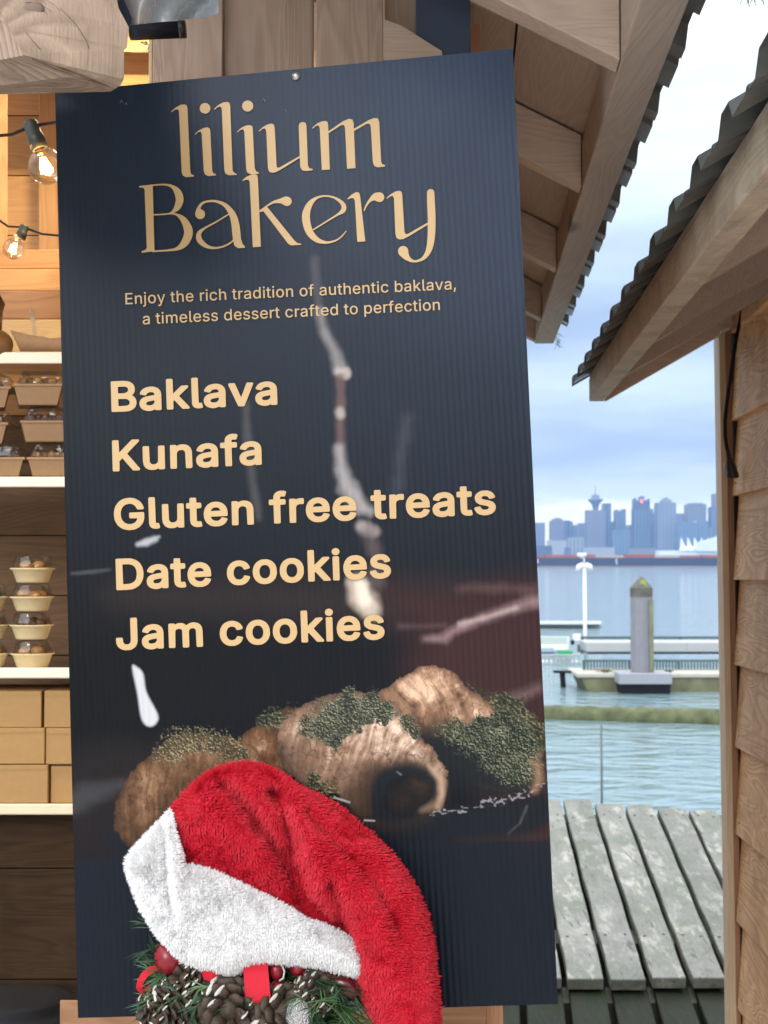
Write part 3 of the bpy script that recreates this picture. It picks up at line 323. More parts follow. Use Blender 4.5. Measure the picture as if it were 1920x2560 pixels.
def smooth_poly(p, n=5):
    P_ = [np.array(q, float) for q in p]; m = len(P_); out = []
    for i in range(m):
        a, b, c, d = P_[(i - 1) % m], P_[i], P_[(i + 1) % m], P_[(i + 2) % m]
        for k in range(n):
            t = k / n; out.append(tuple(.5 * (2 * b + (c - a) * t + (2 * a - 5 * b + 4 * c - d) * t * t + (3 * b - a - 3 * c + d) * t ** 3)))
    return out
def sstep(a, b, x): t = np.clip((x - a) / (b - a), 0, 1); return t * t * (3 - 2 * t)

# ------------------------------------------------------------------ the bakery sign
d1 = (RT * 36410 + UP * 2306 * 1.0 + FW * -3400).normalized()      # to the right along the board
d2 = (RT * -2116 + UP * 52694 + FW * 3400).normalized()            # up along the board
SN = d1.cross(d2).normalized()
if SN.dot(FW) > 0: SN = -SN                                        # faces the camera
SO = P(768, 1350, 1.72)
def S(x, y, off=0.0): return hit(x, y, SO + SN * float(off), SN)
E1 = d1; E2 = (SN.cross(E1)).normalized()
if E2.dot(UP) < 0: E2 = -E2
bl = S(195, 2545)
def suv(p): v = p - bl; return v.dot(E1), v.dot(E2)
corners = [S(195, 2545), S(1395, 2510), S(1282, 122), S(137, 230)]
cu = [suv(c) for c in corners]; u0, u1 = min(c[0] for c in cu) - .004, max(c[0] for c in cu) + .004; v0, v1 = min(c[1] for c in cu) - .004, max(c[1] for c in cu) + .004

def paint_print():
    Wt, Ht = 1000, 2040
    u = u0 + (np.arange(Wt) + .5) / Wt * (u1 - u0); v = v0 + (np.arange(Ht) + .5) / Ht * (v1 - v0)
    U, V = np.meshgrid(u, v)
    base = bl - CAM
    wx = base.x + E1.x * U + E2.x * V; wy = base.y + E1.y * U + E2.y * V; wz = base.z + E1.z * U + E2.z * V
    dd = wx * FW.x + wy * FW.y + wz * FW.z
    X = 960 + F * wx / dd; Y = 1280 - F * (wx * UP.x + wy * UP.y + wz * UP.z) / dd
    C = np.zeros((Ht, Wt, 3), np.float32)
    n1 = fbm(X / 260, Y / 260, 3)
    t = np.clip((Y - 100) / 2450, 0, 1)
    top = np.array([.085, .125, .215]); mid = np.array([.026, .040, .068]); low = np.array([.0045, .0070, .0135])  # pale blue top: veiling glare on the board put into the print colour
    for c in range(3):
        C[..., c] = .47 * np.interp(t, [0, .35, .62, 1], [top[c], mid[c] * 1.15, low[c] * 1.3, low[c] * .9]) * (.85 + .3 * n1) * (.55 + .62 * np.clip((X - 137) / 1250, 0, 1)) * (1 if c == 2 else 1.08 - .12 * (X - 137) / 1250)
    def blend(mask, col, box=None):
        for c in range(3): C[..., c] += mask * (col[c] - C[..., c])
    def reg(x0, y0, x1, y1):
        return (X > x0) & (X < x1) & (Y > y0) & (Y < y1)
    def stroke(pts, col, soft=6, amt=1.0):
        xs = [p[0] for p in pts]; ys = [p[1] for p in pts]; w = max(p[2] for p in pts) + soft * 2
        m = reg(min(xs) - w, min(ys) - w, max(xs) + w, max(ys) + w)
        if not m.any(): return
        d = path_w(pts, X[m], Y[m]) + (fbm(X[m] / 28, Y[m] / 28, 61, 2) - .5) * soft * 1.1; a = amt * (1 - sstep(-soft * 1.25, soft * 1.5, d))
        for c in range(3): C[..., c][m] += a * (col[c] - C[..., c][m])
    def shape(poly, col, soft=3, amt=1.0):
        p = smooth_poly(poly); xs = [q[0] for q in p]; ys = [q[1] for q in p]
        m = reg(min(xs) - soft * 2, min(ys) - soft * 2, max(xs) + soft * 2, max(ys) + soft * 2)
        d = sdf(p, X[m], Y[m]); a = amt * (1 - sstep(-soft, soft, d))
        for c in range(3): C[..., c][m] += a * (col[c] - C[..., c][m])
    # dim table and glassware behind the pastries
    shape([(300, 1460), (640, 1455), (1000, 1462), (1420, 1480), (1430, 1560), (1000, 1570), (600, 1540), (300, 1520)], (.024, .016, .017), 60, .7)
    shape([(960, 1480), (1180, 1470), (1430, 1490), (1450, 2110), (1280, 2100), (1180, 1900), (1060, 1760), (1050, 1600)], (.036, .014, .016), 70, .8)
    shape([(1040, 1610), (1430, 1530), (1430, 1730), (1060, 1730)], (.042, .017, .018), 70, .5)
    shape([(160, 1890), (420, 1870), (560, 2000), (420, 2140), (160, 2140)], (.014, .010, .012), 50, .7)
    stroke([(150, 2020, 50), (230, 1985, 44), (300, 1962, 20)], (.055, .055, .062), 18, .6)
    stroke([(180, 1434, 6), (230, 1430, 8), (275, 1424, 4)], (.09, .10, .11), 4, .5)
    stroke([(787, 648, 18), (792, 730, 18), (798, 775, 16)], (.10, .10, .115), 7, .55)
    stroke([(798, 775, 12), (812, 830, 18), (838, 880, 26), (852, 928, 32)], (.26, .245, .255), 9, .8)
    stroke([(845, 928, 18), (862, 934, 28)], (.45, .40, .38), 6, .8)
    stroke([(850, 945, 22), (852, 1010, 22), (850, 1060, 20), (850, 1130, 20)], (.14, .085, .085), 6, .75)
    stroke([(849, 1030, 24), (851, 1036, 24)], (.40, .36, .34), 6, .8)
    stroke([(850, 1120, 16), (853, 1170, 24), (866, 1215, 38), (896, 1262, 40), (925, 1276, 18)], (.33, .31, .32), 11, .85)
    stroke([(905, 1316, 26), (935, 1330, 26)], (.34, .30, .29), 8, .8)
    stroke([(925, 1330, 30), (942, 1400, 26), (938, 1450, 40)], (.11, .085, .09), 12, .6)
    stroke([(893, 1460, 40), (902, 1490, 56), (925, 1520, 46), (932, 1530, 30)], (.52, .43, .36), 12, .9)
    stroke([(905, 1465, 26), (912, 1500, 30)], (.80, .72, .60), 8, .7)
    stroke([(614, 1010, 14), (620, 1130, 16), (646, 1290, 14)], (.085, .085, .09), 8, .55)
    stroke([(1020, 1050, 20), (1000, 1130, 18), (996, 1230, 16)], (.055, .062, .085), 16, .6)
    stroke([(345, 1361, 8), (365, 1356, 18), (388, 1347, 12), (396, 1342, 4)], (.42, .43, .46), 5, .85)
    stroke([(1065, 1597, 10), (1110, 1597, 12), (1130, 1580, 14), (1170, 1560, 16), (1240, 1535, 16), (1300, 1515, 20), (1345, 1500, 24)], (.26, .17, .175), 11, .8)
    stroke([(1150, 1560, 6), (1220, 1542, 8), (1290, 1520, 8)], (.46, .36, .36), 6, .6)
    stroke([(1000, 1565, 8), (1060, 1566, 8), (1110, 1563, 8)], (.12, .07, .08), 8, .5)
    stroke([(1150, 1470, 12), (1220, 1468, 16), (1340, 1475, 20)], (.11, .06, .06), 12, .6)
    stroke([(1270, 1752, 22), (1345, 1722, 24)], (.16, .10, .105), 12, .6)
    shape([(331, 1668), (343, 1668), (358, 1685), (366, 1730), (394, 1785), (392, 1806), (378, 1816), (362, 1810), (352, 1788), (344, 1735)], (.50, .50, .54), 5, 1)
    # ------------ pastries: lit from the upper right in the printed picture
    LX, LY = .45, -.8
    def pastry(poly, lo, hi, seed, flow, R=70, spots=(), stria=11, base=.22, thin=1.0, bow=0.0):
        """flaky filo roll in the printed picture; spots (crop x, y, radius, amount) are where its light falls"""
        p = smooth_poly([(250 + a / 1.4426, 1600 + b / 1.4426) for a, b in poly]); xs = [q[0] for q in p]; ys = [q[1] for q in p]
        m = reg(min(xs) - 9, min(ys) - 9, max(xs) + 9, max(ys) + 9); x, y = X[m], Y[m]
        wob = (fbm(x / 8, y / 8, seed + 40, 3) - .5) * 13 + (fbm(x / 30, y / 30, seed + 41, 2) - .5) * 14
        d = sdf(p, x, y) + wob
        ca, sa = math.cos(flow), math.sin(flow); wp = (fbm(x / 75, y / 75, seed, 2) - .5) * 46
        a_ = x * ca + y * sa; b_ = -x * sa + y * ca + wp + bow * ((a_ - a_.mean()) / 100) ** 2
        st = fbm(a_ / 120, b_ / stria, seed + 9, 4, .6); fine = fbm(a_ / 60, b_ / 3.2, seed + 19, 2); st2 = fbm(x / 22, y / 22, seed + 5, 4, .6)
        plate = np.floor(fbm(a_ / 60, b_ / 26, seed + 33, 2) * 9) / 9          # flakes: stepped tone with bright lips
        lip = np.abs(np.modf(fbm(a_ / 60, b_ / 26, seed + 33, 2) * 9)[0] - .5); lip = sstep(.44, .5, lip)
        lit = np.full(x.shape, base)
        for sx_, sy_, sr, am in spots:
            sx_, sy_, sr = 250 + sx_ / 1.4426, 1600 + sy_ / 1.4426, sr / 1.4426
            lit = lit + am * np.exp(-((x - sx_) ** 2 + (y - sy_) ** 2) / (sr * sr))
        lit = lit * (.30 + .70 * np.sqrt(np.clip(-d / R, 0, 1)))
        st3 = fbm(x / 9, y / 9, seed + 55, 3, .6); tone = np.clip(lit * .86 * (1 + (st - .5) * .85 + (fine - .5) * .4 + (st2 - .5) * 1.15 + (st3 - .5) * .4 + (plate - .5) * .5) * (1 - .55 * sstep(.035, .0, np.abs(fbm(x / 34, y / 34, seed + 81, 3) - .52)) * sstep(.4, .6, st2)) - lip * thin * .07 * (plate > .5) + lip * lit * .16 * (plate <= .5), 0.0, 1.15)
        gloss = sstep(.60, .75, st2) * sstep(.5, .9, lit) * .25
        mid = [lo[0] + (hi[0] - lo[0]) * .36, lo[1] + (hi[1] - lo[1]) * .29, lo[2] + (hi[2] - lo[2]) * .24]
        a = 1 - sstep(-2.5, 1.5, d)
        for c in range(3):
            col = np.interp(tone, [0, .5, 1.15], [lo[c], mid[c], hi[c]]) + gloss * (.75, .68, .62)[c] * .5; C[..., c][m] += a * (col - C[..., c][m])
    def crumbs(poly, seed, dens=.5, lo=(.010, .016, .012), hi=(.26, .28, .16), soft=14, g=5.2):
        p = smooth_poly([(250 + a / 1.4426, 1600 + b / 1.4426) for a, b in poly]); xs = [q[0] for q in p]; ys = [q[1] for q in p]
        m = reg(min(xs) - 20, min(ys) - 20, max(xs) + 20, max(ys) + 20); x, y = X[m], Y[m]
        d = sdf(p, x, y); n = fbm(x / g, y / g, seed, 2, .5); big = fbm(x / 30, y / 30, seed + 3, 3)
        cov = 1 - sstep(-soft * 1.6, soft * 1.6, d + (big - .5) * 64)
        grain = sstep(.60 - .32 * cov * dens * 2, .64 - .32 * cov * dens * 2, n) * np.clip(cov * 2.2, 0, 1)
        lit = np.clip(fbm(x / g + .35, y / g - .5, seed, 2, .5) * -1.4 + n * 2.2 - .15 + (big - .5) * .6, 0, 1) ** 1.6
        for c in range(3): col = lo[c] + (hi[c] - lo[c]) * lit; C[..., c][m] += np.clip(grain, 0, 1) * (col - C[..., c][m])
    def dark(poly, col, soft, amt): shape([(250 + a / 1.4426, 1600 + b / 1.4426) for a, b in poly], col, soft, amt)
    # plate
    dark([(20, 690), (500, 640), (1000, 640), (1560, 560), (1640, 520), (1640, 640), (1450, 730), (900, 800), (300, 800), (80, 770)], (.006, .009, .014), 14, .95)
    pastry([(1350, 180), (1440, 205), (1530, 240), (1590, 300), (1600, 430), (1540, 420), (1400, 330)], (.012, .012, .010), (.22, .18, .11), 90, .3, 20, ((1560, 400, 60, .9), (1480, 260, 70, .5)))
    crumbs([(1340, 180), (1450, 205), (1540, 250), (1597, 310), (1595, 380), (1480, 300), (1390, 240)], 91, .8, (.02, .022, .014), (.24, .23, .13))
    pastry([(505, 365), (560, 300), (620, 258), (700, 248), (740, 330), (700, 480), (640, 475), (560, 425)], (.012, .007, .005), (.34, .19, .11), 11, 1.6, 14, ((560, 370, 70, .55), (620, 440, 60, .35)))
    crumbs([(590, 280), (650, 255), (700, 255), (690, 320), (620, 330)], 12, .6, hi=(.2, .2, .12))
    pastry([(995, 205), (1050, 158), (1110, 125), (1170, 92), (1235, 100), (1290, 140), (1350, 190), (1430, 250), (1500, 300), (1560, 370), (1590, 450), (1580, 520), (1480, 545), (1390, 540), (1300, 470), (1200, 400), (1120, 330), (1075, 255)], (.010, .010, .012), (.68, .46, .32), 21, 1.0, 16, ((1200, 150, 95, .95), (1110, 190, 90, .6), (1300, 240, 80, .55), (1380, 280, 60, .5), (1570, 430, 40, .45)), stria=16, base=.10)
    dark([(1230, 330), (1420, 320), (1540, 380), (1550, 520), (1450, 560), (1300, 520), (1180, 430), (1130, 340)], (.006, .010, .013), 30, .95)
    crumbs([(1260, 330), (1430, 275), (1510, 290), (1568, 370), (1585, 440), (1560, 500), (1500, 520), (1430, 490), (1370, 420)], 22, .85, hi=(.30, .30, .20), g=3.6)
    crumbs([(1225, 310), (1290, 310), (1330, 360), (1260, 360)], 23, .3)
    stroke([(1328, 1905, 6), (1345, 1915, 16), (1347, 1950, 16), (1335, 1975, 10)], (.30, .17, .10), 8, .7)
    pastry([(50, 650), (68, 560), (105, 480), (185, 410), (262, 345), (335, 338), (425, 345), (520, 370), (575, 410), (620, 500), (600, 620), (350, 720), (130, 752), (70, 710)], (.010, .007, .006), (.34, .20, .115), 31, 1.75, 22, ((180, 510, 90, .55), (300, 430, 110, .35), (540, 410, 60, .9), (140, 640, 90, .32), (430, 420, 80, .4)), stria=12, base=.20, bow=14)
    crumbs([(215, 395), (270, 345), (370, 338), (460, 352), (530, 385), (500, 420), (360, 410), (270, 450)], 32, .45, lo=(.03, .025, .015), hi=(.40, .34, .20), g=4.2)
    pastry([(640, 330), (690, 265), (755, 218), (900, 188), (1000, 205), (1080, 250), (1140, 330), (1195, 385), (1240, 445), (1256, 520), (1242, 600), (1190, 625), (1120, 610), (1000, 620), (945, 640), (895, 592), (848, 556), (770, 545), (690, 490), (645, 420)], (.012, .008, .008), (.74, .55, .43), 41, 1.85, 16, ((1010, 330, 100, .85), (1110, 385, 75, .65), (690, 300, 80, .5), (850, 420, 100, .40), (1225, 450, 60, .5)), stria=9, base=.22, bow=18)
    dark([(900, 650), (905, 560), (940, 475), (1020, 430), (1110, 420), (1190, 450), (1225, 505), (1225, 570), (1190, 620), (1130, 650), (1020, 670)], (.040, .024, .017), 40, .85); dark([(985, 640), (975, 560), (995, 490), (1045, 458), (1120, 448), (1180, 468), (1214, 510), (1212, 560), (1180, 596), (1140, 640), (1060, 660)], (.006, .010, .015), 15, .97)
    stroke([(250 + 1185 / 1.4426, 1600 + 452 / 1.4426, 5), (250 + 1228 / 1.4426, 1600 + 500 / 1.4426, 11), (250 + 1234 / 1.4426, 1600 + 555 / 1.4426, 12), (250 + 1218 / 1.4426, 1600 + 600 / 1.4426, 10)], (.42, .29, .21), 6, .85)
    pastry([(1020, 600), (1040, 520), (1100, 490), (1170, 500), (1195, 550), (1170, 600), (1100, 640)], (.004, .006, .009), (.16, .09, .05), 71, .3, 12, ((1160, 520, 40, .28), (1090, 580, 40, .12)), base=.02)
    stroke([(250 + 1160 / 1.4426, 1600 + 615 / 1.4426, 6), (250 + 1190 / 1.4426, 1600 + 602 / 1.4426, 12), (250 + 1222 / 1.4426, 1600 + 590 / 1.4426, 14)], (.24, .155, .105), 8, .6)
    stroke([(1070 / 1.4426 + 250, 1600 + 475 / 1.4426, 2), (1085 / 1.4426 + 250, 1600 + 485 / 1.4426, 3)], (.3, .3, .3), 2, .6)
    crumbs([(725, 330), (790, 235), (900, 192), (1050, 235), (1135, 335), (1080, 300), (980, 282), (905, 325), (855, 372), (770, 355)], 42, .8, lo=(.018, .022, .016), hi=(.34, .33, .23), g=3.5)
    crumbs([(740, 500), (800, 490), (860, 560), (760, 545)], 43, .4, hi=(.35, .3, .16))
    # plate rim glints
    rim = [(1195, 622, 3), (1250, 622, 6), (1300, 612, 5), (1350, 605, 5), (1400, 585, 7), (1460, 578, 8), (1520, 560, 8), (1580, 530, 7), (1608, 505, 5)]
    rim = [(250 + a / 1.4426, 1600 + b / 1.4426, w) for a, b, w in rim]
    m = reg(1060, 1930, 1400, 2080); d = path_w(rim, X[m] + 5 * np.sin(Y[m] / 3) , Y[m] + (fbm(X[m] / 7, Y[m] / 7, 77, 2) - .5) * 22)
    a = (1 - sstep(0, 3, d)) * sstep(.35, .6, fbm(X[m] / 12, Y[m] / 5, 78, 2))
    for c in range(3): C[..., c][m] += a * .6 * ((.34, .35, .39)[c] - C[..., c][m])
    stroke([(250 + 845 / 1.4426, 1600 + 568 / 1.4426, 4), (250 + 900 / 1.4426, 1600 + 585 / 1.4426, 3)], (.5, .5, .5), 2, .8)
    stroke([(250 + 955 / 1.4426, 1600 + 650 / 1.4426, 3), (250 + 990 / 1.4426, 1600 + 652 / 1.4426, 3)], (.6, .6, .6), 2, .8)
    stroke([(250 + 1540 / 1.4426, 1600 + 600 / 1.4426, 3), (250 + 1515 / 1.4426, 1600 + 660 / 1.4426, 3), (250 + 1470 / 1.4426, 1600 + 700 / 1.4426, 2)], (.10, .10, .11), 3, .7)
    shape([(250 + 1300 / 1.4426, 2098), (1400, 2080), (1400, 2102), (1200, 2104)], (.03, .016, .016), 12, .5)
    # flat black below the picture
    edge = 2146 - (X - 180) * .0385; a = sstep(-2, 2, Y - edge)
    for c in range(3): C[..., c] += a * ((.006, .0095, .017)[c] - C[..., c]) * .85
    # scuffs and specks
    C = np.clip(C, 0, 1)
    srgb = np.where(C <= .0031308, C * 12.92, 1.055 * C ** (1 / 2.4) - .055)
    img = bpy.data.images.new('poster_print', Wt, Ht, alpha=False)
    px = np.ones((Ht, Wt, 4), np.float32); px[..., :3] = srgb
    img.pixels.foreach_set(px.ravel()); img.update(); return img

def make_sign():
    root = empty('bakery_sign', S(780, 2530), 'tall dark blue bakery poster board with gold lettering and a picture of pastries', 'sign')
    m, nt, b = newmat('poster'); N = nt.nodes; K = nt.links
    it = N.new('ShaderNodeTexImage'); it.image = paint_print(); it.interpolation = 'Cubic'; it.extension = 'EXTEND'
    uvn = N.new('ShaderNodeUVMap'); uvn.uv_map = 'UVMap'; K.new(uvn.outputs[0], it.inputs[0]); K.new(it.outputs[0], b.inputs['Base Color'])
    b.inputs['Roughness'].default_value = .42; b.inputs['Specular IOR Level'].default_value = .13
    b.inputs['Coat Weight'].default_value = .0
    sp = N.new('ShaderNodeSeparateXYZ'); K.new(uvn.outputs[0], sp.inputs[0])
    ml = N.new('ShaderNodeMath'); ml.operation = 'MULTIPLY'; ml.inputs[1].default_value = 2 * math.pi * 80; K.new(sp.outputs[0], ml.inputs[0])
    sn = N.new('ShaderNodeMath'); sn.operation = 'SINE'; K.new(ml.outputs[0], sn.inputs[0])
    nz = N.new('ShaderNodeTexNoise'); nz.inputs['Scale'].default_value = 5; K.new(uvn.outputs[0], nz.inputs['Vector'])
    mm = N.new('ShaderNodeMath'); mm.operation = 'MULTIPLY'; K.new(sn.outputs[0], mm.inputs[0]); rv_ = N.new('ShaderNodeMapRange'); rv_.inputs['To Min'].default_value = .75; rv_.inputs['To Max'].default_value = .12; K.new(sp.outputs[1], rv_.inputs[0]); K.new(rv_.outputs[0], mm.inputs[1])
    bp = N.new('ShaderNodeBump'); bp.inputs['Distance'].default_value = .00038; K.new(mm.outputs[0], bp.inputs['Height']); K.new(bp.outputs[0], b.inputs['Normal'])
    # panel: front sheet a little bowed, white corrugated edges
    A, B, Cc, D = [Vector(c) for c in corners]; nx, ny = 24, 36; th = .005
    vs_, fs = [], []
    for j in range(ny + 1):
        for i in range(nx + 1):
            s, t = i / nx, j / ny; p = (A * (1 - s) + B * s) * (1 - t) + (D * (1 - s) + Cc * s) * t
            vs_.append(p + SN * (.0006 * math.sin(3 * s + 5 * t)))
    for j in range(ny):
        for i in range(nx): a = j * (nx + 1) + i; fs.append((a, a + 1, a + nx + 2, a + nx + 1))
    mb = MB(); mb.smooth = True; mb.add(vs_, fs); n0 = len(fs)
    mb.smooth = False; mb.mi = 1
    ring = [i for i in range(nx + 1)] + [j * (nx + 1) + nx for j in range(1, ny + 1)] + [ny * (nx + 1) + i for i in range(nx - 1, -1, -1)] + [j * (nx + 1) for j in range(ny - 1, 0, -1)]
    rv = [Vector(vs_[i]) for i in ring]; k = len(rv); back = [p - SN * th for p in rv]
    mb.add(rv + back, [(i, i + k, (i + 1) % k + k, (i + 1) % k) for i in range(k)])
    mb.add([A - SN * th, B - SN * th, Cc - SN * th, D - SN * th], [(3, 2, 1, 0)])
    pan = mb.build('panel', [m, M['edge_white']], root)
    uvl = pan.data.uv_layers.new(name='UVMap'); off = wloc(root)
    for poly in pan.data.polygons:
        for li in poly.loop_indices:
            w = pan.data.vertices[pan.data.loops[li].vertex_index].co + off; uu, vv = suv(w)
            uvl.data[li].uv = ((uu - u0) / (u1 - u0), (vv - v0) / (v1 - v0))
    # lettering
    G = json.loads(GLYPHS)
    def flat(loops, name, lift=.0016):
        mb = MB(); polys = [[S(x, y, lift) for x, y in l] for l in loops]
        # group outer outlines with their holes by signed area in the picture plane
        def area(l): return .5 * sum(l[i][0] * l[(i + 1) % len(l)][1] - l[(i + 1) % len(l)][0] * l[i][1] for i in range(len(l)))
        ar = [area(l) for l in loops]; big = max(ar, key=abs); sg = 1 if big > 0 else -1
        outs = [i for i, a in enumerate(ar) if a * sg > 0]; holes = [i for i, a in enumerate(ar) if a * sg <= 0]
        def inside(pt, l):
            c = False; x, y = pt
            for i in range(len(l)):
                (ax, ay), (bx, by) = l[i], l[(i + 1) % len(l)]
                if (ay <= y) != (by <= y) and x < ax + (y - ay) / (by - ay) * (bx - ax): c = not c
            return c
        own = {i: [] for i in outs}
        for hI in holes:
            cand = [o for o in outs if inside(loops[hI][0], loops[o])]
            if cand: own[min(cand, key=lambda o: abs(ar[o]))].append(hI)
        for o_ in outs:
            grp = [polys[o_]] + [polys[hh] for hh in own[o_]]; flatv = [p for g in grp for p in g]
            l2 = [[Vector((*suv(p), 0)) for p in g] for g in grp]
            tr = tessellate_polygon(l2); fx = []
            for t in tr:
                a, b2, c2 = [flatv[i] for i in t]
                fx.append(tuple(t) if (b2 - a).cross(c2 - a).dot(SN) > 0 else tuple(reversed(t)))
            mb.add(flatv, fx)
        return mb.build(name, M['gold'], root)
    flat([l for l in G['logo']], 'logo_lettering')
    def line(txt, setn, L, R, cap, track, wlean=-.035):
        x = 0; items = []; yo, yh = (23, 555) if setn == 'bold' else (0, 511)
        for ch in txt:
            if ch == ' ': x += 188 + track; continue
            a, lp = G[setn][ch]; items.append((x, lp)); last = x + max(max(q[0::2]) for q in lp); x += a + track
        first = min(min(q[0::2]) for q in items[0][1]); sx = 1 / (last - first); upx, upy = wlean, -1.0
        loops = []
        for x0, lp in items:
            for q in lp:
                loops.append([(L[0] + (R[0] - L[0]) * (x0 + q[k] - first) * sx + upx * (q[k + 1] + yo) / yh * cap,
                               L[1] + (R[1] - L[1]) * (x0 + q[k] - first) * sx + upy * (q[k + 1] + yo) / yh * cap) for k in range(0, len(q), 2)])
        return flat(loops, 'lettering')
    line('Enjoy the rich tradition of authentic baklava,', 'reg', (314, 761), (1140, 723), 28, 10)
    line('a timeless dessert crafted to perfection', 'reg', (357, 811), (1100, 775), 28, 10)
    line('Baklava', 'bold', (279, 1030.5), (694, 1012), 77, 22)
    line('Kunafa', 'bold', (282, 1179), (655, 1162), 78, 22)
    line('Gluten free treats', 'bold', (286, 1326), (1240, 1286), 79, 22)
    line('Date cookies', 'bold', (291, 1476), (978, 1445), 79, 22)
    line('Jam cookies', 'bold', (291, 1626), (962, 1598), 80, 22)
    # washer-headed screw and staples
    mb = MB(); mb.smooth = True; mb.lathe([(.0001, .0035), (.003, .0034), (.0052, .002), (.0058, 0)], S(740, 191, .001), SN, 16); mb.build('screw', M['steel'], root)
    for (x, y) in ((300, 256), (312, 262), (655, 252), (708, 278)):
        mb = MB(); p = S(x, y, .0015); mb.tube([p, p + E1 * .002 + E2 * .003, p + E1 * .004 - E2 * .001], .0004, 5); mb.build('staple', M['steel'], root)
    return root
sign = make_sign()

# ------------------------------------------------------------------ santa hat
def hc(pts): return [(250 + a / 1.8433, 1850 + b / 1.8433) for a, b in pts]
CROWN = hc([(335, 320), (365, 285), (400, 240), (440, 200), (490, 165), (560, 130), (620, 115), (690, 110), (760, 122), (850, 158), (940, 213), (1050, 268), (1140, 330), (1230, 410), (1320, 490), (1400, 590), (1460, 690), (1500, 800), (1528, 930), (1546, 1080), (1560, 1240), (1575, 1420), (1560, 1560), (1480, 1600),
            (1400, 1540), (1330, 1410), (1290, 1320), (1240, 1240), (1200, 1150), (1172, 1060), (1150, 960), (1120, 900), (1040, 870), (950, 840), (870, 790), (790, 745), (700, 705), (600, 655), (500, 610), (430, 590), (395, 575), (378, 520), (352, 440), (330, 370)])
BRIM = hc([(335, 318), (290, 360), (230, 420), (160, 495), (120, 550), (122, 600), (150, 680), (185, 770), (225, 840), (262, 895), (300, 945), (345, 995), (420, 1045), (480, 1065), (550, 1085), (615, 1088), (665, 1062), (720, 1040), (790, 1032), (870, 1036), (960, 1042), (1050, 1058), (1120, 1078), (1190, 1090), (1230, 1080),
           (1220, 1000), (1190, 930), (1140, 895), (1050, 850), (950, 815), (880, 765), (790, 722), (700, 678), (600, 630), (500, 590), (430, 572), (402, 562), (388, 500), (352, 420)])
REAR = hc([(1100, 1080), (1200, 1080), (1235, 1160), (1262, 1225), (1210, 1238), (1130, 1252), (1085, 1230), (1060, 1140)])
def gridsurf(poly, step, hfun, base):
    """a stuffed cloth surface over an outline: rounded front, flat back, real thickness"""
    p = smooth_poly(poly, 4); xs = [q[0] for q in p]; ys = [q[1] for q in p]
    gx = np.arange(min(xs) - step, max(xs) + 2 * step, step); gy = np.arange(min(ys) - step, max(ys) + 2 * step, step)
    X, Y = np.meshgrid(gx, gy); d = sdf(p, X, Y)
    for _ in range(3):                                   # pull the rim vertices onto the outline
        e = 1.0; gxn = (sdf(p, X + e, Y) - sdf(p, X - e, Y)) / 2; gyn = (sdf(p, X, Y + e) - sdf(p, X, Y - e)) / 2
        m = (d > 0) & (d < step * 1.3); X = np.where(m, X - gxn * d, X); Y = np.where(m, Y - gyn * d, Y); dn = sdf(p, X, Y); d = np.where(m, np.minimum(dn, 0), d)
    ok = d <= .3; H = hfun(X, Y, -np.minimum(d, 0))
    idx = -np.ones(X.shape, int); verts = []; back = []
    ny, nx = X.shape; faces = []; 
    cell = ok[:-1, :-1] & ok[1:, :-1] & ok[:-1, 1:] & ok[1:, 1:]
    used = np.zeros(X.shape, bool); used[:-1, :-1] |= cell; used[1:, :-1] |= cell; used[:-1, 1:] |= cell; used[1:, 1:] |= cell
    k = 0
    for j in range(ny):
        for i in range(nx):
            if used[j, i]: idx[j, i] = k; k += 1; verts.append(S(X[j, i], Y[j, i], base + H[j, i])); back.append(S(X[j, i], Y[j, i], base - .004))
    for j in range(ny - 1):
        for i in range(nx - 1):
            if cell[j, i]: faces.append((idx[j, i], idx[j + 1, i], idx[j + 1, i + 1], idx[j, i + 1]))
    cnt = {}
    for f in faces:
        for a in range(4):
            e = (f[a], f[(a + 1) % 4]); cnt[e] = 1
    rim = [e for e in cnt if (e[1], e[0]) not in cnt]
    n = len(verts); allf = faces + [tuple(reversed([q + n for q in f])) for f in faces] + [(b, a, a + n, b + n) for a, b in rim]
    return verts + back, allf, p
def gauss_path(pts, X, Y, s): return np.exp(-(np.maximum(path_w([(x, y, 0) for x, y in pts], X, Y), 0) / s) ** 2)
V1 = hc([(560, 215), (640, 270), (700, 330), (760, 420), (830, 520), (900, 640), (960, 750), (1050, 850), (1140, 890)])
V2 = hc([(790, 240), (850, 330), (885, 430), (905, 540), (930, 650), (965, 740), (1020, 820)])
V3 = hc([(1060, 660), (1110, 740), (1130, 830), (1160, 930), (1180, 1010)])
V4 = hc([(940, 330), (1040, 440), (1150, 560), (1280, 690), (1330, 800), (1370, 900)])
R1 = hc([(800, 190), (900, 290), (1000, 420), (1090, 540), (1190, 640), (1260, 760), (1310, 900), (1370, 1080), (1420, 1300)])
R2 = hc([(870, 300), (930, 420), (980, 540), (1040, 650), (1100, 700), (1160, 800), (1220, 920)])
R3 = hc([(640, 230), (760, 330), (850, 450)])
C1 = hc([(470, 430), (560, 520), (700, 600), (820, 660)])
FLAP = hc([(800, 150), (860, 300), (900, 430), (915, 560), (960, 700), (1060, 800), (1130, 850), (1150, 960), (1175, 1070), (1240, 1235), (1330, 1410), (1450, 1700), (1800, 1700), (1800, 900), (1400, 300), (1000, 100)])
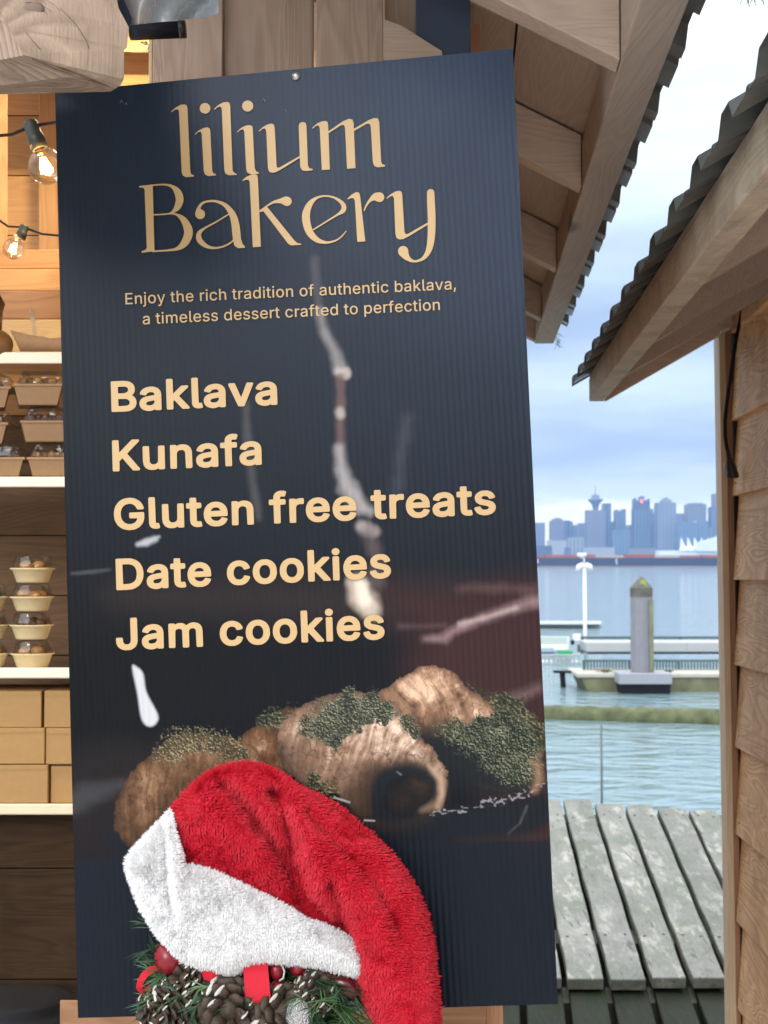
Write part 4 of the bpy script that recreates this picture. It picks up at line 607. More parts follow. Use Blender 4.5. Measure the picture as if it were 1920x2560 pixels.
def h_crown(X, Y, d):
    r = np.clip(d / 120, 0, 1); h = .062 * np.sqrt(1 - (1 - r) ** 2)
    fl = 1 - sstep(-34, 14, sdf(FLAP, X, Y)); low = sstep(2050, 2480, Y)
    h = h * (1 - .35 * low) + .030 * fl * np.clip(d / 26, 0, 1) ** .5
    h -= .044 * gauss_path(V1, X, Y, 26) * (1 - .6 * fl); h -= .036 * gauss_path(V2, X, Y, 20); h -= .036 * gauss_path(V3, X, Y, 16) ; h -= .017 * gauss_path(V4, X, Y, 14)
    h += .012 * gauss_path(R1, X, Y, 42); h += .018 * gauss_path(R2, X, Y, 26); h += .010 * gauss_path(R3, X, Y, 20); h -= .012 * gauss_path(C1, X, Y, 46)
    h += (fbm(X / 46, Y / 46, 5, 3) - .5) * .014 * np.clip(d / 30, 0, 1)
    return np.maximum(h, .001)
CR = hc([(345, 390), (360, 520), (352, 640), (372, 780)])
CR2 = hc([(300, 400), (300, 560), (318, 700), (340, 800)])
def h_brim(X, Y, d):
    r = np.clip(d / 58, 0, 1); h = .050 * np.sqrt(1 - (1 - r) ** 2)
    left = sstep(470, 330, X); h *= 1 - .12 * left
    h += .010 * gauss_path(CR, X, Y, 16) - .012 * gauss_path(CR2, X, Y, 14)
    h += (fbm(X / 40, Y / 40, 15, 3) - .5) * .010 * r
    return np.maximum(h, .001)
def furmat(name, root, tip, shadow):
    m, nt, b = newmat(name); N = nt.nodes; K = nt.links
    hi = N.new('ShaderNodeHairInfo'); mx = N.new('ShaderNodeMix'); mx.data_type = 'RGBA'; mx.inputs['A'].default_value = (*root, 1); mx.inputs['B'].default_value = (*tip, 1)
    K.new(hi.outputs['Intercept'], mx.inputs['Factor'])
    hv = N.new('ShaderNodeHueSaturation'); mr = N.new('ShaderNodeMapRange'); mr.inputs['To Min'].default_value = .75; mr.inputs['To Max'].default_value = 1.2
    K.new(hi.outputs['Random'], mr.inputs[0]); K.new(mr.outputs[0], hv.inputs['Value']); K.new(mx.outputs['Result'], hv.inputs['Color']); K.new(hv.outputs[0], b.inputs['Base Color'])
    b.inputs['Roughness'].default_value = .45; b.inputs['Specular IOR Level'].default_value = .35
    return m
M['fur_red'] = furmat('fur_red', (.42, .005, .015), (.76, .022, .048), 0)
M['fur_white'] = furmat('fur_white', (.84, .83, .84), (.97, .965, .97), 0)
M['plush_red'] = simple('plush_red', (.40, .006, .014), .9, var=.15, spec=.1)
M['plush_white'] = simple('plush_white', (.72, .71, .70), .9, var=.05, spec=.1)
def fur(name, poly, hfun, base, n, mat, parent, length, seed, curl=.5, lean=.9):
    rg = np.random.default_rng(seed); p = smooth_poly(poly, 4); xs = [q[0] for q in p]; ys = [q[1] for q in p]
    X = rg.uniform(min(xs), max(xs), n * 3); Y = rg.uniform(min(ys), min(max(ys), 2680), n * 3); d = sdf(p, X, Y); k = d < -.5
    X, Y, d = X[k][:n], Y[k][:n], d[k][:n]; n = len(X)
    pf = lambda x, y, o=0: np.stack(_plane(x, y, base + hfun(x, y, np.maximum(-sdf(p, x, y), 0)) + o), -1)
    Q = pf(X, Y); e = 1.5; Tx = pf(X + e, Y) - Q; Ty = pf(X, Y + e) - Q
    Nn = np.cross(Ty, Tx); Nn /= np.linalg.norm(Nn, axis=1, keepdims=True) + 1e-12
    sn = np.array(SN); Nn *= np.sign(Nn @ sn)[:, None]
    px2 = np.array(E1); py2 = -np.array(E2)
    # lay of the pile: a slow field plus tufts that gather towards shared tips
    ang = 1.15 + (fbm(X / 90, Y / 90, seed + 2, 3) - .5) * 6.0 + (fbm(X / 22, Y / 22, seed + 3, 2) - .5) * 1.5
    D = px2 * np.cos(ang)[:, None] + py2 * np.sin(ang)[:, None]
    rim = np.clip(1 - (-d) / 26, 0, 1)[:, None]
    g = np.stack([(sdf(p, X + 1, Y) - d), (sdf(p, X, Y + 1) - d)], -1); Gd = px2 * g[:, :1] + py2 * g[:, 1:]
    D = D * (1 - rim * .7) + Gd * rim * 1.0
    cs = 7.0; cx = np.floor(X / cs); cyy = np.floor(Y / cs)
    hsh = lambda a, b, s: np.modf(np.abs(np.sin(a * 127.1 + b * 311.7 + s) * 43758.5453))[0]
    tx = (cx + hsh(cx, cyy, 1.1)) * cs; ty = (cyy + hsh(cx, cyy, 2.7)) * cs
    clump = (px2 * (tx - X)[:, None] + py2 * (ty - Y)[:, None]) * (1.72 / F)
    L = length * rg.uniform(.6, 1.25, n)[:, None] * (.88 + .24 * hsh(cx, cyy, 5.0))[:, None]
    rnd = rg.normal(0, .14, (n, 3)); cdir = hsh(cx, cyy, 9.0)[:, None] - .5
    tip = Nn * (.55) + D * lean * (1 + cdir * .4) + rnd * .8; tip /= np.linalg.norm(tip, axis=1, keepdims=True)
    pts = np.zeros((n, 5, 3))
    for i, t in enumerate((0, .3, .58, .82, 1.0)):
        pts[:, i] = Q + L * (Nn * t * .55 * (1 - .35 * t) + tip * t * t * .75) + clump * (t ** 1.3) * curl
    pts -= np.array(wloc(parent))
    h = bpy.data.hair_curves.new(name); h.add_curves([5] * n)
    h.attributes['position'].data.foreach_set('vector', pts.reshape(-1).astype(np.float32))
    r = h.attributes.get('radius') or h.attributes.new('radius', 'FLOAT', 'POINT')
    r.data.foreach_set('value', np.tile(np.array([.00034, .00034, .0003, .0002, .00006], np.float32), n))
    h.materials.append(mat); o = bpy.data.objects.new(name, h); COL.objects.link(o); o.parent = parent; o['kind'] = 'stuff'
    return o
def _plane(x, y, off):
    c = CAM; rx = FW.x + (x - 960) / F * RT.x + (1280 - y) / F * UP.x; ry = FW.y + (x - 960) / F * RT.y + (1280 - y) / F * UP.y; rz = FW.z + (x - 960) / F * RT.z + (1280 - y) / F * UP.z
    den = rx * SN.x + ry * SN.y + rz * SN.z; num = (SO - CAM).dot(SN) + off; t = num / den
    return c.x + rx * t, c.y + ry * t, c.z + rz * t
def make_hat():
    root = empty('santa_hat', S(700, 2300, .05), 'red plush santa hat with a white fur brim draped over the wreath', 'hat')
    for nm, poly, hf, base, pm in (('crown', CROWN, h_crown, .030, 'plush_red'), ('brim', BRIM, h_brim, .040, 'plush_white')):
        v, f, p = gridsurf(poly, 6, hf, base); mb = MB(); mb.smooth = True; mb.add(v, f); mb.build(nm, M[pm], root)
    v, f, p = gridsurf(REAR, 6, lambda X, Y, d: .012 * np.sqrt(np.clip(d / 30, 0, 1)), .012); mb = MB(); mb.smooth = True; mb.add(v, f); mb.build('rear_brim', M['plush_white'], root)
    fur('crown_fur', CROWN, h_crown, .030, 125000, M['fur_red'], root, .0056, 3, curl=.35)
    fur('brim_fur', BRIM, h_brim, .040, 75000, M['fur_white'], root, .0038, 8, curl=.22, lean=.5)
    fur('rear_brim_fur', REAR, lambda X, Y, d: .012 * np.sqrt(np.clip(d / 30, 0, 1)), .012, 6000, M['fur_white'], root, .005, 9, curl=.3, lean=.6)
    return root
make_hat()

# ------------------------------------------------------------------ wreath under the hat
M['needle'] = simple('needle', (.020, .062, .026), .55, var=.5, scale=18)
M['needle_pale'] = simple('needle_pale', (.06, .13, .045), .5, var=.4, scale=18)
M['cone_scale'] = simple('cone_scale', (.050, .032, .021), .65, var=.4, scale=90)
M['frost'] = simple('frost', (.50, .49, .44), .8, var=.2, scale=160, bump=.0006)
M['berry'] = simple('berry', (.20, .004, .012), .3, var=.35)
M['berry_dark'] = simple('berry_dark', (.12, .006, .014), .22, var=.3)
M['ribbon'] = simple('ribbon', (.50, .004, .02), .8, var=.1, scale=300, bump=.0001)
M['glitter'] = simple('glitter', (.62, .62, .62), .25, .8, var=.5, scale=500, bump=.004)
def make_wreath():
    root = empty('christmas_wreath', S(620, 2620, .05), 'dark green wreath of fir needles with frosted pine cones, berries and red ribbon', 'wreath')
    rg = random.Random(4)
    def W(x, y, o): return S(x, y, o)
    mb = MB(); mb2 = MB()
    def bundle(x, y, o, ang, n, ln, spread, tgt):
        b = W(x, y, o); ax = (E1 * math.cos(ang) - E2 * math.sin(ang)).normalized()
        for _ in range(n):
            v = Vector((rg.gauss(0, 1), rg.gauss(0, 1), rg.gauss(0, 1))) * spread; dr = (ax + v + SN * .25).normalized()
            st = b + ax * rg.uniform(0, .018); l = ln * rg.uniform(.6, 1.15); sg = dr.orthogonal().normalized() * .0009; s2 = dr.cross(sg)
            md = st + dr * l * .55 + Vector((0, 0, -.0015)); tp = st + dr * l + Vector((0, 0, -.005))
            vv = [st + sg * .8, st - sg * .4 + s2 * .7, st - sg * .4 - s2 * .7, md + sg, md - sg * .5 + s2 * .9, md - sg * .5 - s2 * .9, tp]
            tgt.add(vv, [(0, 1, 4, 3), (1, 2, 5, 4), (2, 0, 3, 5), (3, 4, 6), (4, 5, 6), (5, 3, 6)])
    # filled mass
    for _ in range(190):
        t = rg.uniform(0, 1); x = rg.uniform(405, 870); y = rg.uniform(2395, 2640); 
        if x < 400 and y < 2440: continue
        a = math.atan2(y - 2500, x - 620) + rg.gauss(0, .8); bundle(x, y, rg.uniform(.006, .05), a, 13, .034, .42, mb if rg.random() < .8 else mb2)
    for (x, y, a, n, l, o) in ((388, 2322, -2.6, 7, .032, .02), (398, 2360, 2.7, 6, .034, .02), (410, 2440, -3.0, 8, .030, .035), (415, 2500, 2.9, 14, .034, .045), (440, 2480, 3.0, 14, .036, .055), (415, 2540, 2.4, 18, .038, .05),
                               (450, 2500, 1.9, 26, .05, .06), (480, 2530, 1.4, 26, .055, .065), (520, 2520, 1.2, 20, .05, .065), (560, 2480, 1.6, 14, .04, .055), (750, 2440, .3, 22, .045, .06), (790, 2460, .1, 24, .045, .06), (760, 2490, 1.0, 22, .045, .06), (820, 2500, .5, 24, .05, .045),
                               (830, 2440, .4, 16, .045, .03), (860, 2480, .5, 14, .045, .03), (850, 2540, .8, 24, .05, .03), (800, 2550, 1.2, 26, .05, .05), (440, 2420, .6, 12, .04, .05)):
        bundle(x, y, o, a, n, l, .30, mb2 if rg.random() < .35 else mb)
    for _ in range(46):
        x = rg.uniform(420, 850); y = rg.uniform(2450, 2620)
        if 590 < x < 690 and y < 2530: continue
        bundle(x, y, rg.uniform(.062, .082), rg.uniform(-3.1, 3.1), 9, .026, .5, mb if rg.random() < .75 else mb2)
    mb.build('needles', M['needle'], root, kind='stuff'); mb2.build('pale_needles', M['needle_pale'], root, kind='stuff')
    # base ring behind everything
    mb = MB(); mb.smooth = True; mb.tube([S(640 + 170 * math.cos(a), 2640 + 170 * math.sin(a), .015) for a in [k * math.pi / 12 for k in range(25)]], .02, 8); mb.build('ring', M['needle'], root)
    def cone(x, y, o, R, axis, frost, seed, long=1.25):
        rr = random.Random(seed); ax = (E1 * axis[0] + E2 * axis[1] + SN * axis[2]).normalized(); c = W(x, y, o); a = ax.orthogonal().normalized(); b = ax.cross(a)
        m1 = MB(); m1.smooth = True; m2 = MB(); m2.smooth = True; n = 64
        m1.ball(c, R * .55, 8, (1, 1, long), ax)
        for i in range(n):
            t = (i + .5) / n; lat = math.acos(1 - 2 * (.04 + .9 * t)); ph = i * 2.39996
            rad = a * math.cos(ph) + b * math.sin(ph); u_ = (ax * math.cos(lat) * long + rad * math.sin(lat)); out = (rad * math.sin(lat) + ax * (.35 + .5 * math.cos(lat))).normalized()
            tg = ax.cross(rad).normalized(); s = R * .36 * (.55 + .6 * math.sin(lat)) * rr.uniform(.85, 1.15); p0 = c + u_ * R * .5; p1 = c + u_ * R * .62 + out * R * .40
            up = tg.cross(out).normalized(); th = R * .045
            ring0 = [p0 - tg * s * .35, p0 + tg * s * .35]; mid = [p0.lerp(p1, .6) - tg * s * .75 , p0.lerp(p1, .6) + tg * s * .75]; tip_ = [p1 - tg * s * .45 + up * th * 2, p1 + tg * s * .45 + up * th * 2]
            top = [q + up * th for q in ring0 + mid + tip_]; bot = [q - up * th for q in ring0 + mid + tip_]
            m1.add(top + bot, [(0, 1, 3, 2), (2, 3, 5, 4), (7, 6, 8, 9), (9, 8, 10, 11), (0, 2, 8, 6), (3, 1, 7, 9), (2, 4, 10, 8), (5, 3, 9, 11), (4, 5, 11, 10)])
            if rr.random() < frost * .75:
                q0 = p0.lerp(p1, .80); w = s * rr.uniform(.25, .5); lip = [q0 - tg * w + up * th * 2.3, q0 + tg * w + up * th * 2.3, p1 + tg * s * .5 + up * th * 3.2, p1 - tg * s * .5 + up * th * 3.2]
                lo = [q - up * th * 3.6 + out * .0012 for q in lip]; m2.ball(p1 - out * s * .10 + up * th * 2, s * rr.uniform(.22, .48), 6, (1.5, .45, .45), out)
        p = m1.build('pine_cone', M['cone_scale'], root); m2.build('frosted_tips', M['frost'], p)
    cone(476, 2452, .050, .024, (-.5, .5, .8), .8, 1); cone(574, 2510, .058, .038, (.1, -.1, 1), .55, 2); cone(695, 2530, .058, .036, (.5, .3, .8), .7, 3)
    cone(788, 2478, .052, .026, (.4, .3, .9), .95, 4); cone(440, 2510, .052, .032, (-.6, -.3, .8), 1.0, 5); cone(392, 2520, .045, .024, (-.8, .1, .6), 1.0, 6)
    cone(600, 2462, .045, .024, (.2, .5, .9), .3, 7); cone(760, 2520, .05, .024, (.5, -.2, .9), .9, 8)
    mb = MB(); mb.smooth = True; mb.ball(W(748, 2545, .072), .017, 14, (1, 1, 1.4), E2); mb.build('glitter_bauble', M['glitter'], root)
    def berry(x, y, o, r, mat, sz=(1, 1, 1), ax=None):
        mb = MB(); mb.smooth = True; mb.ball(W(x, y, o), r, 16, sz, ax); return mb.build('berry', M[mat], root)
    berry(422, 2396, .046, .0175, 'berry', (1, 1, 1.15), (E1 * .6 - E2).normalized())
    berry(691, 2428, .060, .0085, 'berry', (1, 1, 1.25)); berry(693, 2478, .064, .0092, 'berry', (1, 1, 1.3), (E1 * .3 + E2).normalized())
    berry(745, 2420, .050, .010, 'berry'); berry(862, 2462, .045, .015, 'berry_dark', (1, 1, 1.5), (E1 * 1 - E2 * .4).normalized()); berry(815, 2440, .04, .016, 'berry_dark')
    mb = MB(); mb.smooth = True; mb.tube([W(704, 2412, .062), W(711, 2428, .066), W(708, 2446, .066), W(698, 2452, .066)], .0012, 6); mb.build('berry_stem', M['frost'], root)
    def band(pts, w, name='ribbon'):
        v = []; 
        for (x, y, o), (wx, wy) in pts:
            c = W(x, y, o); s = (E1 * wx - E2 * wy).normalized() * w / 2; nn = SN * .0006; v += [c - s + nn, c + s + nn, c + s - nn, c - s - nn]
        n = len(pts); f = []
        for i in range(n - 1):
            a = i * 4; f += [(a, a + 1, a + 5, a + 4), (a + 1, a + 2, a + 6, a + 5), (a + 2, a + 3, a + 7, a + 6), (a + 3, a, a + 4, a + 7)]
        f += [(3, 2, 1, 0), (4 * n - 4, 4 * n - 3, 4 * n - 2, 4 * n - 1)]
        mb = MB(); mb.smooth = False; mb.add(v, f); return mb.build(name, M['ribbon'], root)
    band([((638, 2398, .066), (1, .02)), ((640, 2430, .074), (1, .02)), ((643, 2470, .079), (1, .0)), ((646, 2500, .081), (1, -.04)), ((647, 2516, .079), (1, -.06)), ((647, 2517, .070), (1, -.06)), ((645, 2490, .066), (1, 0))], .0300)
    band([((505, 2432, .066), (.2, 1)), ((530, 2438, .072), (.1, 1)), ((556, 2440, .066), (.1, 1)), ((570, 2430, .055), (.3, 1))], .016)
    band([((400, 2422, .050), (.3, 1)), ((378, 2424, .054), (.35, 1)), ((362, 2436, .056), (.8, .6)), ((352, 2452, .056), (1, .2)), ((348, 2468, .054), (1, -.3)), ((356, 2478, .050), (.5, -1)), ((368, 2474, .046), (.3, -1)), ((374, 2462, .044), (-.6, -.8))], .0085)
    return root
make_wreath()

# ------------------------------------------------------------------ stall frames (both rows run away along AL)
YAW = math.radians(3.5)
AL = Vector((math.sin(YAW), math.cos(YAW), 0)); AC = Vector((math.cos(YAW), -math.sin(YAW), 0)); ZZ = Vector((0, 0, 1))
def L(a, b, z): return AC * a + AL * b + ZZ * z
def lbox(mb, a0, a1, b0, b1, z0, z1): return mb.box((a0, b0, z0), (a1, b1, z1), AC, AL, ZZ)
def corrugated(name, mat, parent, a_eave, a_top, z_eave, slope, b0, b1, pitch, sgn, phase=0, rib=.024):
    """trapezoid-ribbed roof sheet; ribs run up the slope, sgn = +1 rises towards +a"""
    pr = []; b = b0 + phase
    while b < b1 - 1e-6:
        for f, h in ((0, 0), (.30, 0), (.40, rib), (.62, rib), (.72, 0), (.86, 0), (.89, .006), (.93, .006), (.96, 0)):
            q = b + f * pitch
            if q <= b1: pr.append((q, h))
        b += pitch
    pr.append((b1, 0)); mb = MB(); v = []; n = len(pr); th = .0022
    dz = slope * abs(a_top - a_eave)
    for dn in (0, -th):
        for (a, z) in ((a_eave, z_eave), (a_top, z_eave + dz)):
            v += [L(a, q, z + h + dn) for q, h in pr]
    f = []
    for i in range(n - 1):
        f += [(i, i + 1, n + i + 1, n + i), (2 * n + i, 3 * n + i, 3 * n + i + 1, 2 * n + i + 1), (i, 2 * n + i, 2 * n + i + 1, i + 1), (n + i, n + i + 1, 3 * n + i + 1, 3 * n + i)]
    f += [(0, n, 3 * n, 2 * n), (n - 1, 3 * n - 1, 4 * n - 1, 2 * n - 1)]
    mb.add(v, f); return mb.build(name, mat, parent)
M['roofsheet'] = simple('roofsheet', (.13, .145, .15), .35, .4, var=.5, scale=14, bump=.0006)
M['roofsheet_dark'] = simple('roofsheet_dark', (.15, .16, .16), .35, .45, var=.5, scale=14, bump=.0006)
M['deck_under'] = wood('deck_under', (.40, .31, .265), (.60, .49, .42), 'Y')
M['slate_panel'] = simple('slate_panel', (.055, .085, .15), .45, var=.08, scale=4)

# ------------------------------------------------------------------ left stall
def left_stall():
    root = empty('market_stall', L(-.6, 3.0, 0), 'cedar market stall behind the dark poster with its eave reaching over on the right', 'market stall')
    ze = 2.276; s28 = .532
    mb = MB(); lbox(mb, .209, .269, .9, 4.215, ze, ze + .085); mb.build('eave_beam', M['beam_y'], root, bevel=.003)
    for k, b in enumerate((1.18, 1.83, 2.45, 3.14, 3.79)):
        mb = MB(); z0 = ze + .002; pts = [L(.2075, b, z0), L(.2075, b, z0 + .094), L(-1.3, b, z0 + .094 + s28 * 1.5), L(-1.3, b, z0 + s28 * 1.5)]
        mb.prism(pts, AL * .05); mb.build('rafter', M['rafter'], root, bevel=.002)
    mb = MB(); pts = [L(.2075, 4.15, ze), L(.2075, 4.15, ze + .096), L(-1.3, 4.15, ze + .096 + s28 * 1.5), L(-1.3, 4.15, ze + s28 * 1.5)]; mb.prism(pts, AL * .04); mb.build('rafter', M['rafter'], root, bevel=.002)
    # roof boards lying on the rafters, each its own
    y = .95
    rg = random.Random(3)
    w = .19; na = 0; a = .268
    while a > -1.3:
        z = ze + .099 + s28 * (.209 - a) + rg.uniform(0, .003); a2 = a - w * .98
        mb = MB(); q = [L(a, .95, z), L(a, 4.2, z), L(a2, 4.2, z + s28 * (a - a2)), L(a2, .95, z + s28 * (a - a2))]; mb.hexa(q + [p + ZZ * .009 for p in q]); mb.build('roof_board', M['deck_under'], root); a -= w
    corrugated('roof_sheet', M['roofsheet_dark'], root, .314, -1.3, 2.338, s28, .9, 4.262, .2815, -1, phase=0.0)
    # front wall boards seen above the poster
    def fb(x0, x1, d, zlo, zhi, name, mat, th=.02):
        p0, p1 = P(x0, 90, d), P(x1, 90, d); mb = MB(); q = [Vector((p0.x, p0.y, zlo)), Vector((p1.x, p0.y, zlo)), Vector((p1.x, p0.y + th, zlo)), Vector((p0.x, p0.y + th, zlo))]
        t = [Vector((v.x, v.y, zhi)) for v in q]; mb.hexa(q + t); return mb.build(name, mat, root, bevel=.0015)
    fb(382, 556, 2.015, 1.2, 2.75, 'plank', M['cedar_z']); fb(559, 783, 2.03, 1.2, 2.85, 'plank', M['cedar_z']); fb(790, 958, 1.99, 1.2, 2.95, 'plank', M['cedar_z'])
    fb(961, 1046, 2.03, 1.2, 2.9, 'plank', M['cedar_z']); fb(1040, 1176, 2.02, 2.15, 2.9, 'slate_panel', M['slate_panel'])
    fb(1046, 1174, 2.06, 1.0, 2.6, 'plank', M['cedar_z'])
    fb(372, 381, 2.03, 2.0, 2.75, 'board_edge', M['post_pale'], .03)
    mb = MB(); mb.prism([P(958, 48, 1.99), P(1000, 62, 1.99), P(1105, 128, 1.99), P(1105, 150, 1.99), P(958, 150, 1.99)], Vector((0, .02, 0))); mb.build('brace', M['rafter'], root)
    # corner post and the wall running back along the passage
    mb = MB(); p0 = P(1218, 2520, 2.0); mb.hexa([P(1221, 2900, 1.99), P(1266, 2900, 1.99), P(1266, 2900, 2.04), P(1221, 2900, 2.04), P(1177, 60, 2.10), P(1199, 60, 2.10), P(1199, 60, 2.15), P(1177, 60, 2.15)]); mb.build('corner_post', M['post_red'], root)
    for i in range(12):
        z = .1 + i * .2; mb = MB(); lbox(mb, -.012, .004, 2.12, 4.15, z, z + .197); mb.build('plank', M['siding'], root, bevel=.002)
    # counter front below the poster
    for i, (y0, y1) in enumerate(((2500, 2660), (2664, 2830), (2834, 3000))):
        mb = MB(); mb.hexa([P(150, y1, 1.985), P(1217, y1, 1.985), P(1217, y1, 2.01), P(150, y1, 2.01), P(150, y0, 1.985), P(1217, y0, 1.985), P(1217, y0, 2.01), P(150, y0, 2.01)]); mb.build('plank', M['cedar_x'], root, bevel=.0015)
    # ---------- inside: back wall of level boards, studs, ledgers, shelves
    def row(x0, x1, y0, y1, d, th, name, mat, bevel=.002):
        mb = MB(); mb.hexa([P(x0, y1, d), P(x1, y1, d), P(x1, y1, d + th), P(x0, y1, d + th), P(x0, y0, d), P(x1, y0, d), P(x1, y0, d + th), P(x0, y0, d + th)])
        return mb.build(name, mat, root, bevel=bevel)
    y = -160
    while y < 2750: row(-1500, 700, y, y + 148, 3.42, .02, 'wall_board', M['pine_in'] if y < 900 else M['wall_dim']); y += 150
    row(-14, 19, 120, 626, 3.02, .09, 'stud', M['pine_in_z']); row(97, 180, 100, 700, 3.34, .05, 'stud', M['pine_in_z'])
    row(-900, 420, 624, 672, 2.93, .09, 'ledger', M['pine_in']); row(-900, 420, 674, 727, 2.90, .10, 'ledger', M['pine_in'])
    row(-900, 420, 800, 884, 3.26, .02, 'backsplash', wood('ply', (.50, .33, .18), (.66, .46, .28), 'X', knots=False, fine=.4))
    row(-900, 420, 728, 797, 3.30, .03, 'wall_board', M['cedar_x'])
    for (ya, yb, mt) in ((880, 909, 'white_shelf'), (1192, 1218, 'white_shelf'), (1669, 1696, 'white_shelf'), (2009, 2037, 'cream_shelf')):
        row(-900, 420, ya, yb, 2.98, .34, 'shelf', M[mt], .003)
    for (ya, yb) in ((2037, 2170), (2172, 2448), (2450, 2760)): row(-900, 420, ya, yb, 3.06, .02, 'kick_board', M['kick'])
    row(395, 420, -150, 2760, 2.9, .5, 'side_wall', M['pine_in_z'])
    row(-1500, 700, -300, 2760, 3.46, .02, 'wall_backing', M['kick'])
    # roof inside, seen bright through the gap beside the beam
    row(-900, 470, -120, 90, 3.1, .03, 'upper_board', M['pine_in']); row(-900, 470, 92, 130, 3.0, .05, 'upper_board', M['pine_in']); row(-900, 470, 132, 232, 3.1, .03, 'upper_board', M['pine_in'])
    lamp = MB(); lamp.tube([P(330, -70, 2.75), P(490, -70, 2.75)], .012, 10); lamp.build('tube_lamp', emit('tube_lamp', (1, .9, .6), 8), root)
    return root
left_stall()
ld = bpy.data.lights.new('tube_light', 'AREA'); ld.shape = 'RECTANGLE'; ld.size = .25; ld.size_y = .03; ld.energy = 9; ld.color = (1, .86, .50)
lo = bpy.data.objects.new('tube_light', ld); COL.objects.link(lo); lo.location = P(410, -50, 2.73); lo.rotation_euler = (math.radians(20), 0, 0)

# ------------------------------------------------------------------ timber end at the top left
M['nailbrown'] = simple('dark_grain', (.09, .06, .05), .8)
def timber():
    root = empty('timber_beam', P(100, 120, 1.45), 'thick weathered timber beam end with a large knot jutting over the poster corner', 'timber')
    fr = [(0, -60, 1.40), (282, -60, 1.43), (296, 20, 1.42), (322, 68, 1.42), (318, 118, 1.42), (310, 126, 1.42), (310, 198, 1.42), (300, 214, 1.425), (288, 222, 1.43), (190, 190, 1.40), (60, 138, 1.375), (22, 68, 1.38), (-20, -10, 1.39), (-120, -60, 1.39)]
    f1 = [P(*q) for q in fr]; back = 1.75
    mb = MB(); n = len(f1); bk = [P(100 + (x - 100) * .97, y * .98 - 8, back) for x, y, d in fr]
    mb.add(f1 + bk, [tuple(f) for f in tessellate_polygon([f1])] + [(i, i + n, (i + 1) % n + n, (i + 1) % n) for i in range(n)])
    tri = [P(-20, -10, 1.392), P(22, 68, 1.382), P(60, 138, 1.377), P(-10, 152, 1.40), P(-200, 150, 1.42), P(-200, -60, 1.42), P(-120, -60, 1.392)]
    mb.add(tri, [tuple(range(7))])
    bot = [P(-200, 150, 1.42), P(-10, 152, 1.40), P(60, 138, 1.377), P(190, 190, 1.402), P(288, 222, 1.432), P(276, 229, 1.47), P(0, 236, 1.47), P(-200, 238, 1.47)]
    mb.add(bot, [tuple(range(8))])
    under = [P(276, 229, 1.47), P(0, 236, 1.47), P(-200, 238, 1.47), P(-200, 225, 1.75), P(276, 214, 1.75)]; mb.add(under, [tuple(range(5))])
    m = wood('timber_face', (.16, .11, .08), (.40, .30, .23), 'Z', scale=.5, knots=False, dirt=(.13, .088, .07), dirt_amt=.75, rot=.5, bump=.0016, ring=.5, dscale=7)
    o = mb.build('beam_body', m, root); o.data.update()
    # knot: a raised oval boss with its rings
    mb = MB(); mb.smooth = True; c = P(76, 44, 1.398); ax = (CAM - c).normalized()
    mb.lathe([(.0001, .0008), (.009, .0009), (.0125, .0004), (.0135, -.0012), (.014, -.004)], c, ax, 22, 1.3, .85); mb.build('knot', simple('knot_wood', (.20, .145, .115), .7, var=.3, scale=60, bump=.001), root)
    a_ = ax.orthogonal().normalized(); b_ = ax.cross(a_)
    for kr in (1.0, 1.35, 1.9):
        mb = MB(); mb.tube([c + RT * (.0165 * kr * math.cos(t)) + UP * (.0118 * kr * math.sin(t)) + ax * .0006 + RT * .002 * math.sin(3 * t + kr) for t in [.3 + i * .3 for i in range(17)]], .00032, 4); mb.build('knot_ring', M['nailbrown'], root)
    # splits
    mb = MB()
    for pts in (((65, 80, 1.378), (80, 100, 1.378), (100, 122, 1.384), (112, 148, 1.388)), ((80, 148, 1.38), (150, 176, 1.393), (220, 200, 1.409), (284, 220, 1.43)), ((150, 20, 1.395), (190, 60, 1.400), (215, 100, 1.404), (225, 130, 1.406))):
        mb.tube([P(*q) for q in pts], .00035, 4)
    mb.build('splits', simple('crack', (.05, .03, .025), .9), root)
timber()
# plastic film and the black rod it hangs from
root = empty('clear_tarp', P(440, 20, 1.7), 'folded translucent plastic rain curtain above the top left of the poster', 'plastic sheet')
mb = MB(); mb.smooth = True; g = []
nx, ny = 16, 10
for j in range(ny + 1):
    for i in range(nx + 1):
        s, t = i / nx, j / ny; x = 300 + 246 * s + (1 - t) * -32 * (1 - s); yb = 66 - 26 * s - (8 * max(0, (s - .9) * 10)); y = -160 + (yb + 160) * t
        g.append(P(x, y, 1.70 + .02 * math.sin(7 * s + 3 * t) + .012 * math.sin(17 * s * t + 2)))
mb.add(g, [(j * (nx + 1) + i, j * (nx + 1) + i + 1, (j + 1) * (nx + 1) + i + 1, (j + 1) * (nx + 1) + i) for j in range(ny) for i in range(nx)])
mb.build('sheet', M['film'], root)
mb = MB(); mb.prism([P(262, -60, 1.66), P(285, -60, 1.66), P(352, 98, 1.69), P(336, 100, 1.69)], FW * .002); mb.build('hem', simple('hem', (.03, .05, .08), .25), root)
root = empty('awning_rod', P(400, 78, 1.85), 'short black rod end fixed to the planks below the plastic curtain', 'rod')
mb = MB(); mb.smooth = True; mb.tube([P(325, 80, 1.9), P(452, 74, 1.9)], .0115, 16); mb.build('rod', M['black_rubber'], root)
mb = MB(); mb.smooth = True; mb.tube([P(448, 74, 1.9), P(464, 73, 1.9)], [.0125, .012], 16); mb.build('end_cap', M['black_plastic'], root)
root = empty('wall_hook', P(366, 112, 1.98), 'small metal hook on the bright edge beside the timber beam', 'hook')
mb = MB(); mb.tube([P(352, 106, 1.97), P(366, 108, 1.97), P(372, 116, 1.97), P(368, 126, 1.97), P(374, 130, 1.97)], .0014, 6); mb.ball(P(364, 108, 1.97), .003, 8); mb.build('hook', M['steel'], root)

